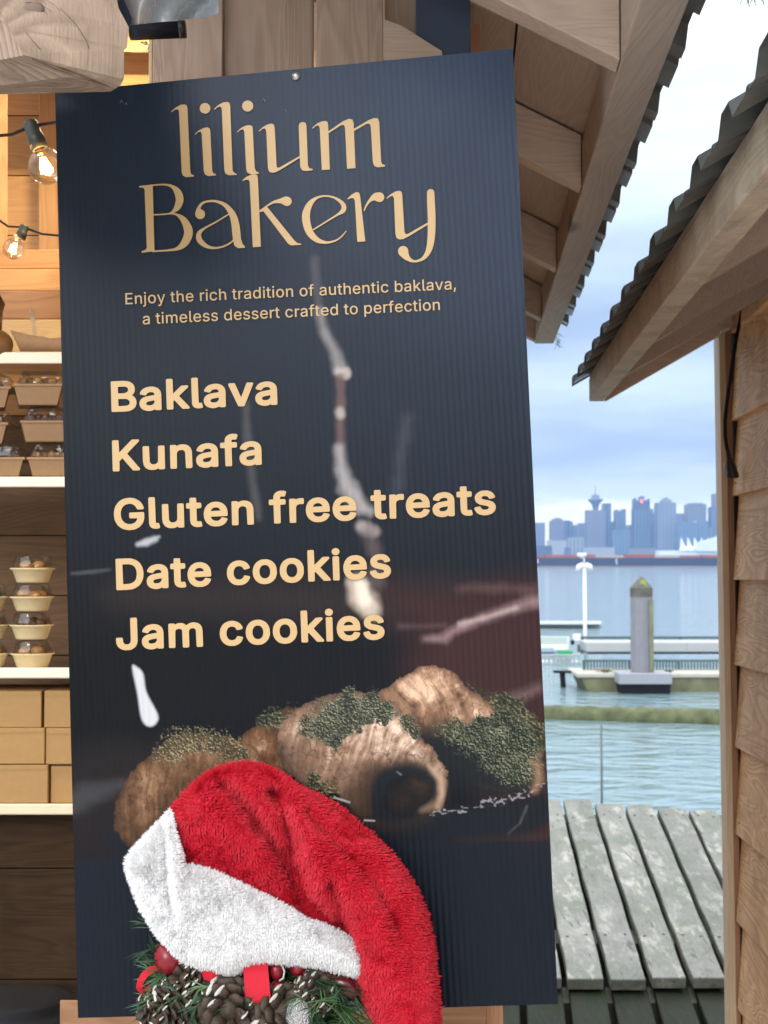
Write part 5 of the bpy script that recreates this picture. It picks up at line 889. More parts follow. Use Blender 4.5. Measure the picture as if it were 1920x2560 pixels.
# ------------------------------------------------------------------ string lights
def string_light(wire, sock, c, r, label, e, dirn):
    root = empty('string_light', c, label, 'light bulb', 'warm globe bulbs on black cords inside the stall')
    mb = MB(); mb.smooth = True; mb.tube(wire, .0024, 8); mb.build('cord', M['black_rubber'], root)
    s0, s1 = sock; ax = (s1 - s0).normalized(); l = (s1 - s0).length
    mb = MB(); mb.smooth = True; mb.lathe([(.0001, 0), (r * .34, 0), (r * .42, l * .1), (r * .43, l * .5), (r * .47, l * .52), (r * .49, l), (r * .3, l)], s0, ax, 16); mb.build('socket', M['socket'], root)
    mb = MB(); mb.smooth = True; pr = [(r * .36, -r * 1.28), (r * .40, -r * 1.05)] + [(max(1e-4, math.sin(t) * r), -math.cos(t) * r) for t in [.45 + k * (math.pi - .45) / 16 for k in range(17)]]
    mb.lathe(pr, c, ax, 24); bulb = mb.build('bulb', M['glass_bulb'], root)
    mb = MB(); mb.smooth = True; mb.lathe([(r * .38, -r * 1.35), (r * .45, -r * 1.3), (r * .45, -r * 1.1), (r * .38, -r * 1.02)], c, ax, 20); mb.build('cap', M['brass'], bulb)
    mb = MB(); a = ax.orthogonal().normalized(); b = ax.cross(a)
    for k in range(5):
        t0 = k * 2 * math.pi / 5; p = c - ax * r * .5 + (a * math.cos(t0) + b * math.sin(t0)) * r * .12; q = c + ax * r * .35 + (a * math.cos(t0 + .5) + b * math.sin(t0 + .5)) * r * .36
        mb.tube([p, q, c + ax * r * .15 + (a * math.cos(t0 + 1.1) + b * math.sin(t0 + 1.1)) * r * .12], r * .022, 5)
    mb.build('filament', M['filament'], bulb)
    mb = MB(); mb.smooth = True; mb.ball(c + ax * r * .1, r * .27, 10, (1.0, 1.0, 1.5), ax); mb.build('glow', M['filament_glow'], bulb)
    pd = bpy.data.lights.new('bulb_light', 'POINT'); pd.energy = e; pd.color = (1, .62, .30); pd.shadow_soft_size = r * .35
    po = bpy.data.objects.new('bulb_light', pd); COL.objects.link(po); po.location = c
    return root
d = 1.95
string_light([P(-60, 340, d), P(0, 339, d), P(30, 336, d), P(62, 322, d), P(95, 312, d), P(137, 307, d), P(220, 312, d), P(330, 340, d)], (P(74, 303, d), P(100, 372, d)), P(114, 416, d), .0258, 'largest glowing globe bulb half hidden by the left edge of the poster', 1.0, 0)
d = 2.75
string_light([P(-80, 520, d), P(0, 552, d), P(20, 566, d), P(50, 568, d), P(75, 574, d), P(105, 585, d), P(150, 589, d), P(300, 570, d)], (P(62, 563, d), P(50, 598, d)), P(34, 622, d), .0218, 'smaller glowing globe bulb low over the wooden ledge at the left side', 1.4, 0)
d = 2.3
string_light([P(-400, 330, d), P(-300, 380, d), P(-200, 380, d), P(-60, 340, d)], (P(-262, 384, d), P(-268, 440, d)), P(-270, 484, d), .025, 'unseen globe bulb added farther along the cord to light the stall', 2.8, 0)  # bulb outside the view, added to brighten the stall interior

# ------------------------------------------------------------------ goods on the shelves
def frustum(mb, x0, x1, y0, y1, d, dep, inset, dbot=None):
    """tray wall: wide rim at y0 (top), narrower foot at y1; real depth dep"""
    t = [P(x0, y0, d), P(x1, y0, d), P(x1, y0, d + dep), P(x0, y0, d + dep)]; k = inset; kd = .012
    b = [P(x0 + k, y1, d + kd), P(x1 - k, y1, d + kd), P(x1 - k, y1, d + dep - kd), P(x0 + k, y1, d + dep - kd)]
    # match heights: all bottom points share the height of the front one
    zt, zb = t[0].z, P(x0, y1, d).z
    t = [Vector((p.x, p.y, zt)) for p in t]; b = [Vector((p.x, p.y, zb)) for p in b]
    mb.hexa(b + t); return t, b
M['pastry'] = simple('pastry', (.42, .22, .07), .45, var=.6, scale=70, bump=.004)
M['pastry_dark'] = simple('pastry_dark', (.10, .05, .03), .5, var=.7, scale=60, bump=.003)
def tray(x0, x1, yl, y0, y1, label, seed):
    d = 2.99; root = empty('takeaway_tray', P((x0 + x1) / 2, y1, d), label, 'food tray', 'kraft pastry trays stacked on the shelf')
    rg = random.Random(seed); mb = MB(); frustum(mb, x0, x1, y0, y1 - 1, d, .10, 12); mb.build('tray', M['kraft_tray'], root, bevel=.002)
    mb = MB(); t = [P(x0 - 3, y0 + 3, d - .002), P(x1 + 3, y0 + 3, d - .002)]; z0 = t[0].z; z1 = P(x0, y0 - 3, d).z
    mb.hexa([Vector((t[0].x, t[0].y, z0)), Vector((t[1].x, t[1].y, z0)), Vector((t[1].x, t[1].y + .106, z0)), Vector((t[0].x, t[0].y + .106, z0)), Vector((t[0].x, t[0].y, z1)), Vector((t[1].x, t[1].y, z1)), Vector((t[1].x, t[1].y + .106, z1)), Vector((t[0].x, t[0].y + .106, z1))])
    mb.build('rim', M['kraft_tray'], root, bevel=.001)
    k = 18; zt = P(x0, yl, d).z; zb = P(x0, y0 - 3, d).z + .0006; A = [P(x0 + 4, y0, d + .002), P(x1 - 4, y0, d + .002)]; B = [P(x0 + k, y0, d + .014), P(x1 - k, y0, d + .014)]
    q = [Vector((A[0].x, A[0].y, zb)), Vector((A[1].x, A[1].y, zb)), Vector((A[1].x, A[1].y + .094, zb)), Vector((A[0].x, A[0].y + .094, zb)), Vector((B[0].x, B[0].y, zt)), Vector((B[1].x, B[1].y, zt)), Vector((B[1].x, B[1].y + .07, zt)), Vector((B[0].x, B[0].y + .07, zt))]
    mb = MB(); mb.hexa(q); mb.build('clear_lid', M['clear'], root, bevel=.004)
    mb = MB(); mb.smooth = True
    for i in range(5): mb.ball(P(x0 + 24 + i * (x1 - x0 - 48) / 4, y0 - 9, d + .035 + .02 * (i % 2)), .010 * rg.uniform(.8, 1.1), 8, (1.2, .9, .8))
    mb.build('pastries', M['pastry'] if seed % 2 else M['pastry_dark'], root, kind='stuff')
tray(35, 156, 925, 962, 1012, 'uppermost kraft tray of the stack nearest the poster, chopped nuts under its clear lid', 1)
tray(53, 176, 1016, 1054, 1104, 'middle kraft tray of the stack beside the poster edge on the second shelf', 2)
tray(70, 192, 1107, 1146, 1191, 'bottom kraft tray of the stack beside the poster, standing on the white shelf', 3)
tray(-96, 24, 930, 969, 1018, 'top kraft tray of the stack cut off by the left picture border', 4)
tray(-104, 17, 1020, 1059, 1109, 'second kraft tray down in the stack at the left picture border', 5)
tray(-62, 59, 1110, 1146, 1191, 'lowest kraft tray left of the gap on the second white shelf', 6)
def cup(xc, w, yr, yb, label, seed):
    d = 3.05; rg = random.Random(seed); rz = P(0, yr, d).z; bz = P(0, yb - 1, d).z; c = P(xc, yr, d); c.z = 0; R = w / F * d / 2
    root = empty('dessert_cup', Vector((c.x, c.y, bz)), label, 'dessert cup', 'small pulp cups with clear lids stacked on the shelf')
    mb = MB(); mb.smooth = True; h = rz - bz
    mb.lathe([(.0001, .0005), (R * .70, 0), (R * .74, .003), (R * .92, h * .9), (R * 1.03, h - .001), (R * 1.04, h + .002), (R * .98, h + .002), (R * .88, h * .8), (.0001, h * .7)], Vector((c.x, c.y, bz)), ZZ, 28, 1, .9); mb.build('cup', M['pulp'], root)
    mb = MB(); mb.smooth = True; hl = 34 / F * d
    mb.lathe([(R * 1.0, .002), (R * .94, .005), (R * .90, .007), (R * .80, hl * .8), (R * .76, hl - .003), (R * .70, hl - .001), (.0001, hl - .001)], Vector((c.x, c.y, rz)), ZZ, 28, 1, .9); mb.build('clear_lid', M['clear'], root)
    mb = MB(); mb.smooth = True
    for i in range(4): a = i * 1.6 + seed; mb.ball(Vector((c.x + math.cos(a) * R * .4, c.y + math.sin(a) * R * .35, rz + .004 + .003 * (i % 2))), R * .33, 8, (1, .8, .7))
    mb.build('dessert', M['pastry'] if seed % 3 else M['pastry_dark'], root, kind='stuff')
for i, (yr, yb, lb) in enumerate(((1422, 1457, 'topmost small dessert cup of the four-high stack, golden crumbs under its lid'), (1493, 1528, 'second small dessert cup from the top of the four-high stack beside the poster'), (1563, 1598, 'third small dessert cup from the top of the four-high stack beside the poster'), (1634, 1669, 'lowest small dessert cup of the four-high stack, standing on the white shelf'))):
    cup((82, 80.5, 79, 81)[i], 108 - i, yr, yb, lb, i + 1)
for i, (yr, yb, lb) in enumerate(((1493, 1528, 'upper small dessert cup of the stack cut by the left picture border'), (1563, 1598, 'middle small dessert cup of the stack cut by the left picture border'), (1634, 1669, 'lowest small dessert cup of the stack cut by the left picture border'))):
    cup(-32, 108, yr, yb, lb, i + 6)
def carton(x0, x1, y0, y1, label, dy=0.0):
    d = 2.99 + dy; root = empty('kraft_box', P((x0 + x1) / 2, y1, d), label, 'cardboard box', 'closed kraft cake boxes stacked under the shelf')
    p0, p1 = P(x0, y1, d), P(x1, y1, d); z1 = P(x0, y0, d).z
    mb = MB(); mb.hexa([Vector((p0.x, p0.y, p0.z)), Vector((p1.x, p0.y, p0.z)), Vector((p1.x, p0.y + .17, p0.z)), Vector((p0.x, p0.y + .17, p0.z)), Vector((p0.x, p0.y, z1)), Vector((p1.x, p0.y, z1)), Vector((p1.x, p0.y + .17, z1)), Vector((p0.x, p0.y + .17, z1))])
    mb.build('carton', M['kraft'], root, bevel=.0018)
    mb = MB(); w = p1.x - p0.x; mb.hexa([Vector((p0.x + .002, p0.y - .0012, z1 - .0125)), Vector((p1.x - .002, p0.y - .0012, z1 - .0125 + .004)), Vector((p1.x - .002, p0.y - .0002, z1 - .0085)), Vector((p0.x + .002, p0.y - .0002, z1 - .0125)), Vector((p0.x + .002, p0.y - .0012, z1 - .001)), Vector((p1.x - .002, p0.y - .0012, z1 - .001)), Vector((p1.x - .002, p0.y - .0002, z1 - .001)), Vector((p0.x + .002, p0.y - .0002, z1 - .001))]); mb.build('lid_flap', M['kraft'], root)
for (x0, x1, y0, y1, lb, dy) in ((-120, 103, 1728, 1819, 'top left kraft box of the six, its right side open to a dark gap', .01), (-120, 111, 1821, 1910, 'middle left kraft box, resting on the widest box below', .0), (-120, 119, 1913, 2008, 'bottom left kraft box standing on the cream shelf', -.004),
                               (110, 300, 1727, 1819, 'top kraft box touching the poster edge', .012), (114, 300, 1821, 1911, 'middle kraft box touching the poster edge', .004), (126, 300, 1915, 2008, 'bottom kraft box touching the poster edge on the cream shelf', .008)): carton(x0, x1, y0, y1, lb, dy)
# boat tray with a wooden fork, and a paper bag corner
root = empty('boat_tray', P(120, 880, 3.0), 'curved kraft boat tray on the uppermost white shelf', 'food tray')
mb = MB(); mb.smooth = True; v = []; n = 18
for k in range(n + 1):
    t = k / n; x = 26 + 190 * t; top = 825 + 17 * math.sin(math.pi * t) + (0 if t < .5 else 4); xi = x + (50 - 100 * t) * .5
    for dd, s in ((0, 0), (.055, 1)): v += [P(x, top, 2.99 + dd - .012 * s), P(xi, 879, 3.0 + dd * .8)]
mb.add(v, [(4 * k, 4 * k + 1, 4 * k + 5, 4 * k + 4) for k in range(n)] + [(4 * k + 2, 4 * k + 6, 4 * k + 7, 4 * k + 3) for k in range(n)] + [(4 * k + 1, 4 * k + 3, 4 * k + 7, 4 * k + 5) for k in range(n)])
o = mb.build('tray', M['kraft_tray'], root); so = o.modifiers.new('thick', 'SOLIDIFY'); so.thickness = .0008
tag(MB().add([], []).prism([P(73, 773, 3.01), P(84, 772, 3.01), P(88, 800, 3.01), (P(90, 815, 3.01)), P(92, 880, 3.02), P(84, 880, 3.02), P(81, 815, 3.01), P(76, 800, 3.01)], Vector((0, .0015, 0))).build('wooden_fork', M['post_pale'], None), 'pale wooden fork standing up in the boat tray', 'fork')
mb = MB(); mb.smooth = True; mb.ball(P(-18, 862, 3.0), .045, 14, (1, .8, .8)); mb.tube([P(-18, 820, 3.0), P(-8, 775, 3.0), P(4, 760, 3.01), P(-6, 735, 3.01)], [.02, .014, .008, .004], 10)
tag(mb.build('jug', simple('amber', (.20, .11, .05), .3, var=.3), None), 'brown jug with a curved neck at the left end of the uppermost shelf', 'jug')
# black lidded bin bottom left
root = empty('waste_bin', P(60, 2900, 2.3), 'round black bin with a domed lid at the bottom left under the shelves', 'bin')
c = P(48, 2492, 2.35); base = Vector((c.x, c.y, 0)); top = c.z
mb = MB(); mb.smooth = True; mb.lathe([(.0001, 0), (.07, 0), (.10, top - .075), (.105, top - .07), (.115, top - .055), (.115, top - .03)], base, ZZ, 36); mb.build('body', M['black_plastic'], root)
mb = MB(); mb.smooth = True; mb.lathe([(.118, top - .05), (.118, top - .028), (.108, top - .018), (.086, top - .014), (.084, top - .002), (.06, top + .0015), (.0001, top + .003)], base, ZZ, 40); mb.build('lid', M['black_rubber'], root)

# ------------------------------------------------------------------ right stall
M['nail'] = simple('nail', (.09, .06, .045), .6, .3)
def right_stall():
    root = empty('market_stall', L(.9, 3.0, 0), 'cedar shed at the right edge with overlapping siding boards and a ribbed roof eave', 'market stall')
    s30 = .572; ze = 2.047; rg = random.Random(11)
    mb = MB(); lbox(mb, .340, .382, .7, 3.805, ze, ze + .064); mb.build('eave_beam', M['beam_old'], root, bevel=.003)
    for b in (1.0, 1.6, 2.2, 2.8, 3.30):
        mb = MB(); pts = [L(.3835, b, ze + .004), L(.3835, b, ze + .083), L(1.6, b, ze + .083 + s30 * 1.217), L(1.6, b, ze + .004 + s30 * 1.217)]; mb.prism(pts, AL * .04); mb.build('rafter', M['deck_under'], root, bevel=.002)
    mb = MB(); pts = [L(.3835, 3.765, ze - .002), L(.3835, 3.765, ze + .07), L(1.6, 3.765, ze + .07 + s30 * 1.217), L(1.6, 3.765, ze - .002 + s30 * 1.217)]; mb.prism(pts, AL * .04); mb.build('rafter', M['rafter'], root, bevel=.002)
    a = .342; w = .185
    while a < 1.6:
        z = ze + .086 + s30 * (a - .3835) + rg.uniform(0, .002); a2 = a + w * .985
        q = [L(a, .7, z), L(a, 3.8, z), L(a2, 3.8, z + s30 * (a2 - a)), L(a2, .7, z + s30 * (a2 - a))]; mb = MB(); mb.hexa(q + [p + ZZ * .012 for p in q]); mb.build('roof_board', M['deck_under'], root); a += w
    corrugated('roof_sheet', M['roofsheet'], root, .298, 1.6, 2.100, s30, .62, 3.875, .207, 1, phase=.02)
    # siding
    aw = .706; bc = 3.78
    ys = [625, 840, 1058, 1244, 1448, 1655, 1857, 2066, 2276, 2486, 2700, 2910]
    for i in range(len(ys) - 1):
        zb = 1.6 - (ys[i + 1] - 1405) / F * 3.8; zt = 1.6 - (ys[i] - 1405) / F * 3.8 + .03
        tilt = .045 * min(1, max(0, (ys[i + 1] - 1250) / 800)); b0 = .8; ob = aw + .020; ot = aw + .040; th = .019
        nseg = 10; v = []
        be = bc + rg.uniform(-.004, .006)
        for k in range(nseg + 1):
            t = k / nseg; b = be + (b0 - be) * t; dz = tilt * (be - b) + .0016 * math.sin(b * 21 + i * 2) ; 
            v += [L(ob, b, zb + dz), L(ob + th, b, zb + dz), L(ot + th * .5, b, zt + dz), L(ot, b, zt + dz)]
        f = []
        for k in range(nseg):
            c = 4 * k
            for e in range(4): f.append((c + e, c + (e + 1) % 4, c + 4 + (e + 1) % 4, c + 4 + e))
        f += [(3, 2, 1, 0), (4 * nseg, 4 * nseg + 1, 4 * nseg + 2, 4 * nseg + 3)]
        mb = MB(); mb.add(v, f); pl = mb.build('plank', M['siding'], root, bevel=.0015)
        nm = MB()
        for bb, up_ in ((be - .045, .035), (be - .05, .12), (be - .42, .04), (be - .9, .045)):
            q = L(ob + .020 * up_ / .229, bb, zb + up_ + tilt * (be - bb)); nm.lathe([(.0001, .0012), (.0028, .0010), (.0034, -.0006)], q - AC * .0002, -AC, 8)
        nm.build('nail_heads', M['nail'], pl)
    # corner post: sky-lit side painted pale, red-brown face, dark board filling the shaded slot
    def post(a0, a1, b0, b1, mat, name, lean=.012):
        mb = MB(); q = [L(a0 + lean, b0, 0), L(a1 + lean, b0, 0), L(a1 + lean, b1, 0), L(a0 + lean, b1, 0)]; t = [L(a0 - lean * .4, b0, 2.30), L(a1 - lean * .4, b0, 2.30), L(a1 - lean * .4, b1, 2.30), L(a0 - lean * .4, b1, 2.30)]
        mb.hexa(q + t); mb.build(name, mat, root, bevel=.0015)
    post(aw - .006, aw + .011, 3.786, 3.87, M['post_pale'], 'lit_post_side'); post(aw + .0125, aw + .030, 3.80, 3.87, M['post_red'], 'corner_post')
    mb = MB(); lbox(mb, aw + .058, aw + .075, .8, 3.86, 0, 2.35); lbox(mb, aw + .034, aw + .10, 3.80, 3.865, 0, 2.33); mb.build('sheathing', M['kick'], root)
    mb = MB(); p = P(1812, 826, 3.72); mb.box((-.011, -.01, -.0035), (.011, .01, .0035), Vector((.86, 0, .35)).normalized(), Vector((0, 1, 0)), Vector((-.35, 0, .86)).normalized(), p); mb.build('white_clip', M['edge_white'], root)
    return root
right_stall()
root = empty('extension_cord', P(1828, 1190, 3.55), 'black cable with a plug hanging down the corner of the right shed', 'cable')
d = 3.62
pts = [P(1885, 690, d), P(1872, 735, d), P(1855, 775, d), P(1842, 840, d), P(1832, 900, d), P(1824, 960, d), P(1817, 1008, d), P(1812.5, 1050, d), P(1813, 1090, d), P(1817, 1120, d), P(1822, 1142, d)]
mb = MB(); mb.smooth = True; mb.tube(pts, .0050, 10); mb.build('cable', M['black_rubber'], root)
mb = MB(); mb.smooth = True; mb.tube([P(1818, 1118, d), P(1822, 1142, d), P(1824, 1150, d), P(1827, 1165, d), P(1830, 1180, d), P(1832, 1190, d), P(1832, 1195, d)], [.0045, .0075, .0092, .0135, .0150, .0165, .0150], 14); mb.build('plug', M['black_plastic'], root)
mb = MB(); mb.smooth = True; mb.tube([P(1813, 1160, d - .005), P(1811, 1172, d - .006), P(1813, 1188, d - .005)], [.002, .0038, .002], 8); mb.build('plug_glint_strip', M['steel'], root)
# fir sprig hanging into the top right corner
root = empty('fir_branch', P(1890, -30, 2.4), 'dark fir sprig hanging into the top right corner against the sky', 'fir branch')
mb = MB(); rg = random.Random(5); mb.tube([P(1990, -70, 2.4), P(1930, -30, 2.4), P(1880, -12, 2.4)], .0016, 6)
for k in range(46):
    t = rg.uniform(0, 1); o = P(1860 + 110 * t, -14 - 26 * t, 2.4 + rg.uniform(-.01, .01)); dr = Vector((rg.uniform(-.7, .4), rg.uniform(-.4, .4), -1)).normalized(); l = rg.uniform(.018, .036)
    mb.tube([o, o + dr * l * .6, o + dr * l], [.0007, .0007, .0002], 4)
mb.build('sprig', M['needle'], root)
mb = MB(); rg = random.Random(6)
for k in range(22):
    o = P(1391, 846, 4.17) + Vector((rg.uniform(-.008, .008), 0, rg.uniform(-.02, .015))); dr = Vector((rg.uniform(-.2, 1), rg.uniform(-.3, .3), rg.uniform(-.9, .6))).normalized(); mb.tube([o, o + dr * rg.uniform(.01, .024)], [.0009, .0003], 4)
tag(mb.build('moss_tuft', M['needle'], None), 'small green moss tuft on the end of the left eave beam', 'moss')

# ------------------------------------------------------------------ boardwalk: sloped light planks, then level darker ones
WZ = -2.9                                                     # water level
mid = Vector((1.0, 4.98, .08)); e_up = Vector((0, 6.82 - 4.98, .40 - .08)).normalized(); RN = RT.cross(e_up).normalized()
def R_(x, y): return hit(x, y, mid, RN)
ramp = empty('boardwalk', Vector((1.2, 5.8, 0)), kind='structure')
M['bounce_deck'] = wood('bounce_deck', (.30, .28, .24), (.46, .44, .39), 'Y'); dkw = M['darkwood']; dw = M['deckwood']
xf = lambda k: 1409 + 77 * k; xn = lambda k: 1517 + 105.5 * k - (1.5 * k * k if k > 0 else 0)
rg = random.Random(8); DOWN = -RN if RN.z > 0 else RN
for k in range(-5, 6):
    gf, gn = 4.2, 8.2; yf = 1996 + (4 if k > 1 else 0) + 6 * max(0, k - 1) + rg.uniform(-3, 3); yn = 2446 + rg.uniform(-3, 3)
    ex = lambda xa, xb, y: xa + (xb - xa) * (y - 2020) / 420
    v = []; n = 14
    for j in range(n + 1):
        y = yf + (yn - yf) * j / n; wv = .8 * math.sin(j * 1.7 + k) * (1 + j / n) + rg.uniform(-.7, .7)
        xl = ex(xf(k - 1) + gf, xn(k - 1) + gn, y) + wv; xr = ex(xf(k) - gf, xn(k) - gn, y) + wv * .6
        a, b = R_(xl, y), R_(xr, y); sag = RN * (-.0015 * rg.random()); v += [a + sag, b + sag, b + sag + DOWN * .045, a + sag + DOWN * .045]
    f = []
    for j in range(n):
        c = 4 * j
        for e in range(4): f.append((c + e, c + (e + 1) % 4, c + 4 + (e + 1) % 4, c + 4 + e))
    f += [(3, 2, 1, 0), (4 * n, 4 * n + 1, 4 * n + 2, 4 * n + 3)]
    pl = MB().add(v, f).build('plank', dw, ramp, bevel=.006)
    nm = MB()
    for y in (2040, 2338):
        for fr_ in (.2, .78):
            xl = ex(xf(k - 1) + gf, xn(k - 1) + gn, y); xr = ex(xf(k) - gf, xn(k) - gn, y); q = R_(xl + (xr - xl) * fr_ + rg.uniform(-2, 2), y + rg.uniform(-4, 4)); nm.lathe([(.0001, .0015), (.006, .0012), (.0075, -.002)], q, (RN if RN.z > 0 else -RN), 8)
    nm.build('nail_heads', M['nail'], pl)
    # level planks in a darker, greener wood colour, nearer the stalls
    G0 = Vector((0, 0, .03)); v = []
    xl, xr = xn(k - 1) + gn, xn(k) - gn; n = 12
    for j in range(n + 1):
        y = 2452 + (3900 - 2452) * (j / n) ** 1.4; xl2 = 1265 + (xl - 1265) * (y - 1150) / (2452 - 1150); xr2 = 1265 + (xr - 1265) * (y - 1150) / (2452 - 1150)
        a, b = hit(xl2, y, G0, ZZ), hit(xr2, y, G0, ZZ); nz = Vector((0, 0, .004 * math.sin(j * 2.3 + k))); v += [a + nz, b + nz, b + nz - ZZ * .045, a + nz - ZZ * .045]
    f = []
    for j in range(n):
        c = 4 * j
        for e in range(4): f.append((c + e, c + (e + 1) % 4, c + 4 + (e + 1) % 4, c + 4 + e))
    f += [(3, 2, 1, 0), (4 * n, 4 * n + 1, 4 * n + 2, 4 * n + 3)]
    MB().add(v[:16], f[:12] + [(3, 2, 1, 0), (12, 13, 14, 15)]).build('plank', dkw, ramp, bevel=.006)
    v2 = v[12:]; f2 = [tuple(i - 12 for i in q) for q in f[12:-2]] + [(3, 2, 1, 0), (len(v2) - 4, len(v2) - 3, len(v2) - 2, len(v2) - 1)]
    MB().add([p - Vector((0, .004, 0)) for p in v2], f2).build('plank', M['bounce_deck'], ramp, bevel=.004)  # pale out-of-view stretch, added to bounce light onto the siding
for y in (2035, 2330): # joists across, seen in the gaps
    a, b = R_(900, y) + DOWN * .048, R_(2050, y) + DOWN * .048; MB().hexa([a, b, b + e_up * .12, a + e_up * .12, a + DOWN * .14, b + DOWN * .14, b + DOWN * .14 + e_up * .12, a + DOWN * .14 + e_up * .12]).build('joist', M['joist'], ramp)
MB().hexa([Vector((-1, 5.0, -.12)), Vector((4, 5.0, -.12)), Vector((4, 5.12, -.12)), Vector((-1, 5.12, -.12)), Vector((-1, 5.0, .0)), Vector((4, 5.0, .0)), Vector((4, 5.12, .02)), Vector((-1, 5.12, .02))]).build('joist', M['joist'], ramp)
g = MB(); g.box((-9, -14, -.40), (9, 6.7, -.10)); g.box((-3, 6.62, -.099), (5, 6.72, .30)); g.build('ground', simple('under_deck', (.03, .032, .025), .9, var=.4), None, kind='structure')
g = MB(); g.box((-9, -14, -.20), (9, 1.6, -.05)); g.build('quay_paving', simple('paving', (.50, .49, .46), .8, var=.2, scale=6), None, kind='structure')

# ------------------------------------------------------------------ water
m, nt, b = newmat('sea'); N = nt.nodes; K = nt.links
b.inputs['Base Color'].default_value = (.17, .25, .275, 1); b.inputs['Roughness'].default_value = .07; b.inputs['IOR'].default_value = 1.33
tc = N.new('ShaderNodeTexCoord'); mp = N.new('ShaderNodeMapping'); mp.inputs['Scale'].default_value = (.55, 1.0, 1); K.new(tc.outputs['Object'], mp.inputs[0])
na = N.new('ShaderNodeTexNoise'); na.inputs['Scale'].default_value = 1.1; na.inputs['Detail'].default_value = 3; na.inputs['Distortion'].default_value = .9; K.new(mp.outputs[0], na.inputs['Vector'])
nb = N.new('ShaderNodeTexNoise'); nb.inputs['Scale'].default_value = 3.6; nb.inputs['Detail'].default_value = 3; nb.inputs['Distortion'].default_value = .6; K.new(mp.outputs[0], nb.inputs['Vector'])
ad = N.new('ShaderNodeMath'); ad.operation = 'MULTIPLY_ADD'; ad.inputs[1].default_value = .22; K.new(nb.outputs['Fac'], ad.inputs[0]); K.new(na.outputs['Fac'], ad.inputs[2])
bp = N.new('ShaderNodeBump'); bp.inputs['Distance'].default_value = .15; bp.inputs['Strength'].default_value = 1; K.new(ad.outputs[0], bp.inputs['Height']); K.new(bp.outputs[0], b.inputs['Normal'])
g = MB(); g.add([(-2300, 6.8, WZ), (2300, 6.8, WZ), (2300, 4100, WZ), (-2300, 4100, WZ)], [(0, 1, 2, 3)]); g.build('water', m, None, kind='structure')

# ------------------------------------------------------------------ things afloat
def pz(x, y, z): return hit(x, y, Vector((0, 0, z)), ZZ)
mb = MB(); mb.smooth = True
a, b_ = P(1240, 1790, 39.6), P(1900, 1764, 37.6); a.z = WZ + .06; b_.z = WZ + .12
mb.tube([a.lerp(b_, k / 30) + Vector((0, 0, .02 * math.sin(k * 1.9))) for k in range(31)], [.30 + .012 * math.sin(k * 2.3) for k in range(31)], 20)
tag(mb.build('log_boom', M['moss'], None), 'long mossy green log floating across the water just past the deck planks', 'floating log')
mb = MB(); mb.smooth = True; mb.tube([P(1506, 2120, 20), P(1503, 1814, 20)], .017, 10); tag(mb.build('thin_pole', simple('pole_grey', (.10, .12, .12), .5, .3), None), 'thin dark pole rising from the deck edge up to the mossy log', 'pole')
# concrete float
root = empty('concrete_float', P(1600, 1728, 47.4), 'low concrete float with algae-stained sides and a dark notch at the pile', 'pontoon')
zt = WZ + .62; fl = pz(1425, 1729, WZ); y0 = fl.y; x0 = P(1452, 1729, 47.4).x; x1 = x0 + 9
algae = simple('algae', (.12, .12, .065), .85, var=.6, scale=1.6, bump=.02)
mb = MB(); mb.hexa([Vector((x0 + .35, y0, WZ - .3)), Vector((x1, y0, WZ - .3)), Vector((x1, y0 + 2.6, WZ - .3)), Vector((x0 + .35, y0 + 2.6, WZ - .3)), Vector((x0, y0 + .02, zt - .14)), Vector((x1, y0 + .02, zt - .14)), Vector((x1, y0 + 2.6, zt - .14)), Vector((x0, y0 + 2.6, zt - .14))]); mb.build('hull', algae, root, bevel=.04)
mb = MB(); mb.hexa([Vector((x0 - .15, y0 - .05, zt - .14)), Vector((x1, y0 - .05, zt - .14)), Vector((x1, y0 + 2.65, zt - .14)), Vector((x0 - .15, y0 + 2.65, zt - .14)), Vector((x0 - .15, y0 - .05, zt)), Vector((x1, y0 - .05, zt)), Vector((x1, y0 + 2.65, zt)), Vector((x0 - .15, y0 + 2.65, zt))]); mb.build('float_deck', simple('pale_concrete', (.38, .37, .32), .8, var=.12, scale=2), root, bevel=.03)
mb = MB(); mb.hexa([Vector((x0 - .75, y0 + 1.5, zt - .10)), Vector((x0 - .15, y0 + 1.4, zt - .10)), Vector((x0 - .15, y0 + 1.7, zt - .10)), Vector((x0 - .75, y0 + 1.7, zt - .10)), Vector((x0 - .8, y0 + 1.5, zt - .02)), Vector((x0 - .15, y0 + 1.4, zt - .02)), Vector((x0 - .15, y0 + 1.7, zt - .02)), Vector((x0 - .8, y0 + 1.7, zt - .02))]); mb.tube([Vector((x0 - .45, y0 + 1.6, zt - .1)), Vector((x0 - .4, y0 + 1.6, WZ - .3))], .10, 8); mb.build('end_fender', M['black_rubber'], root)
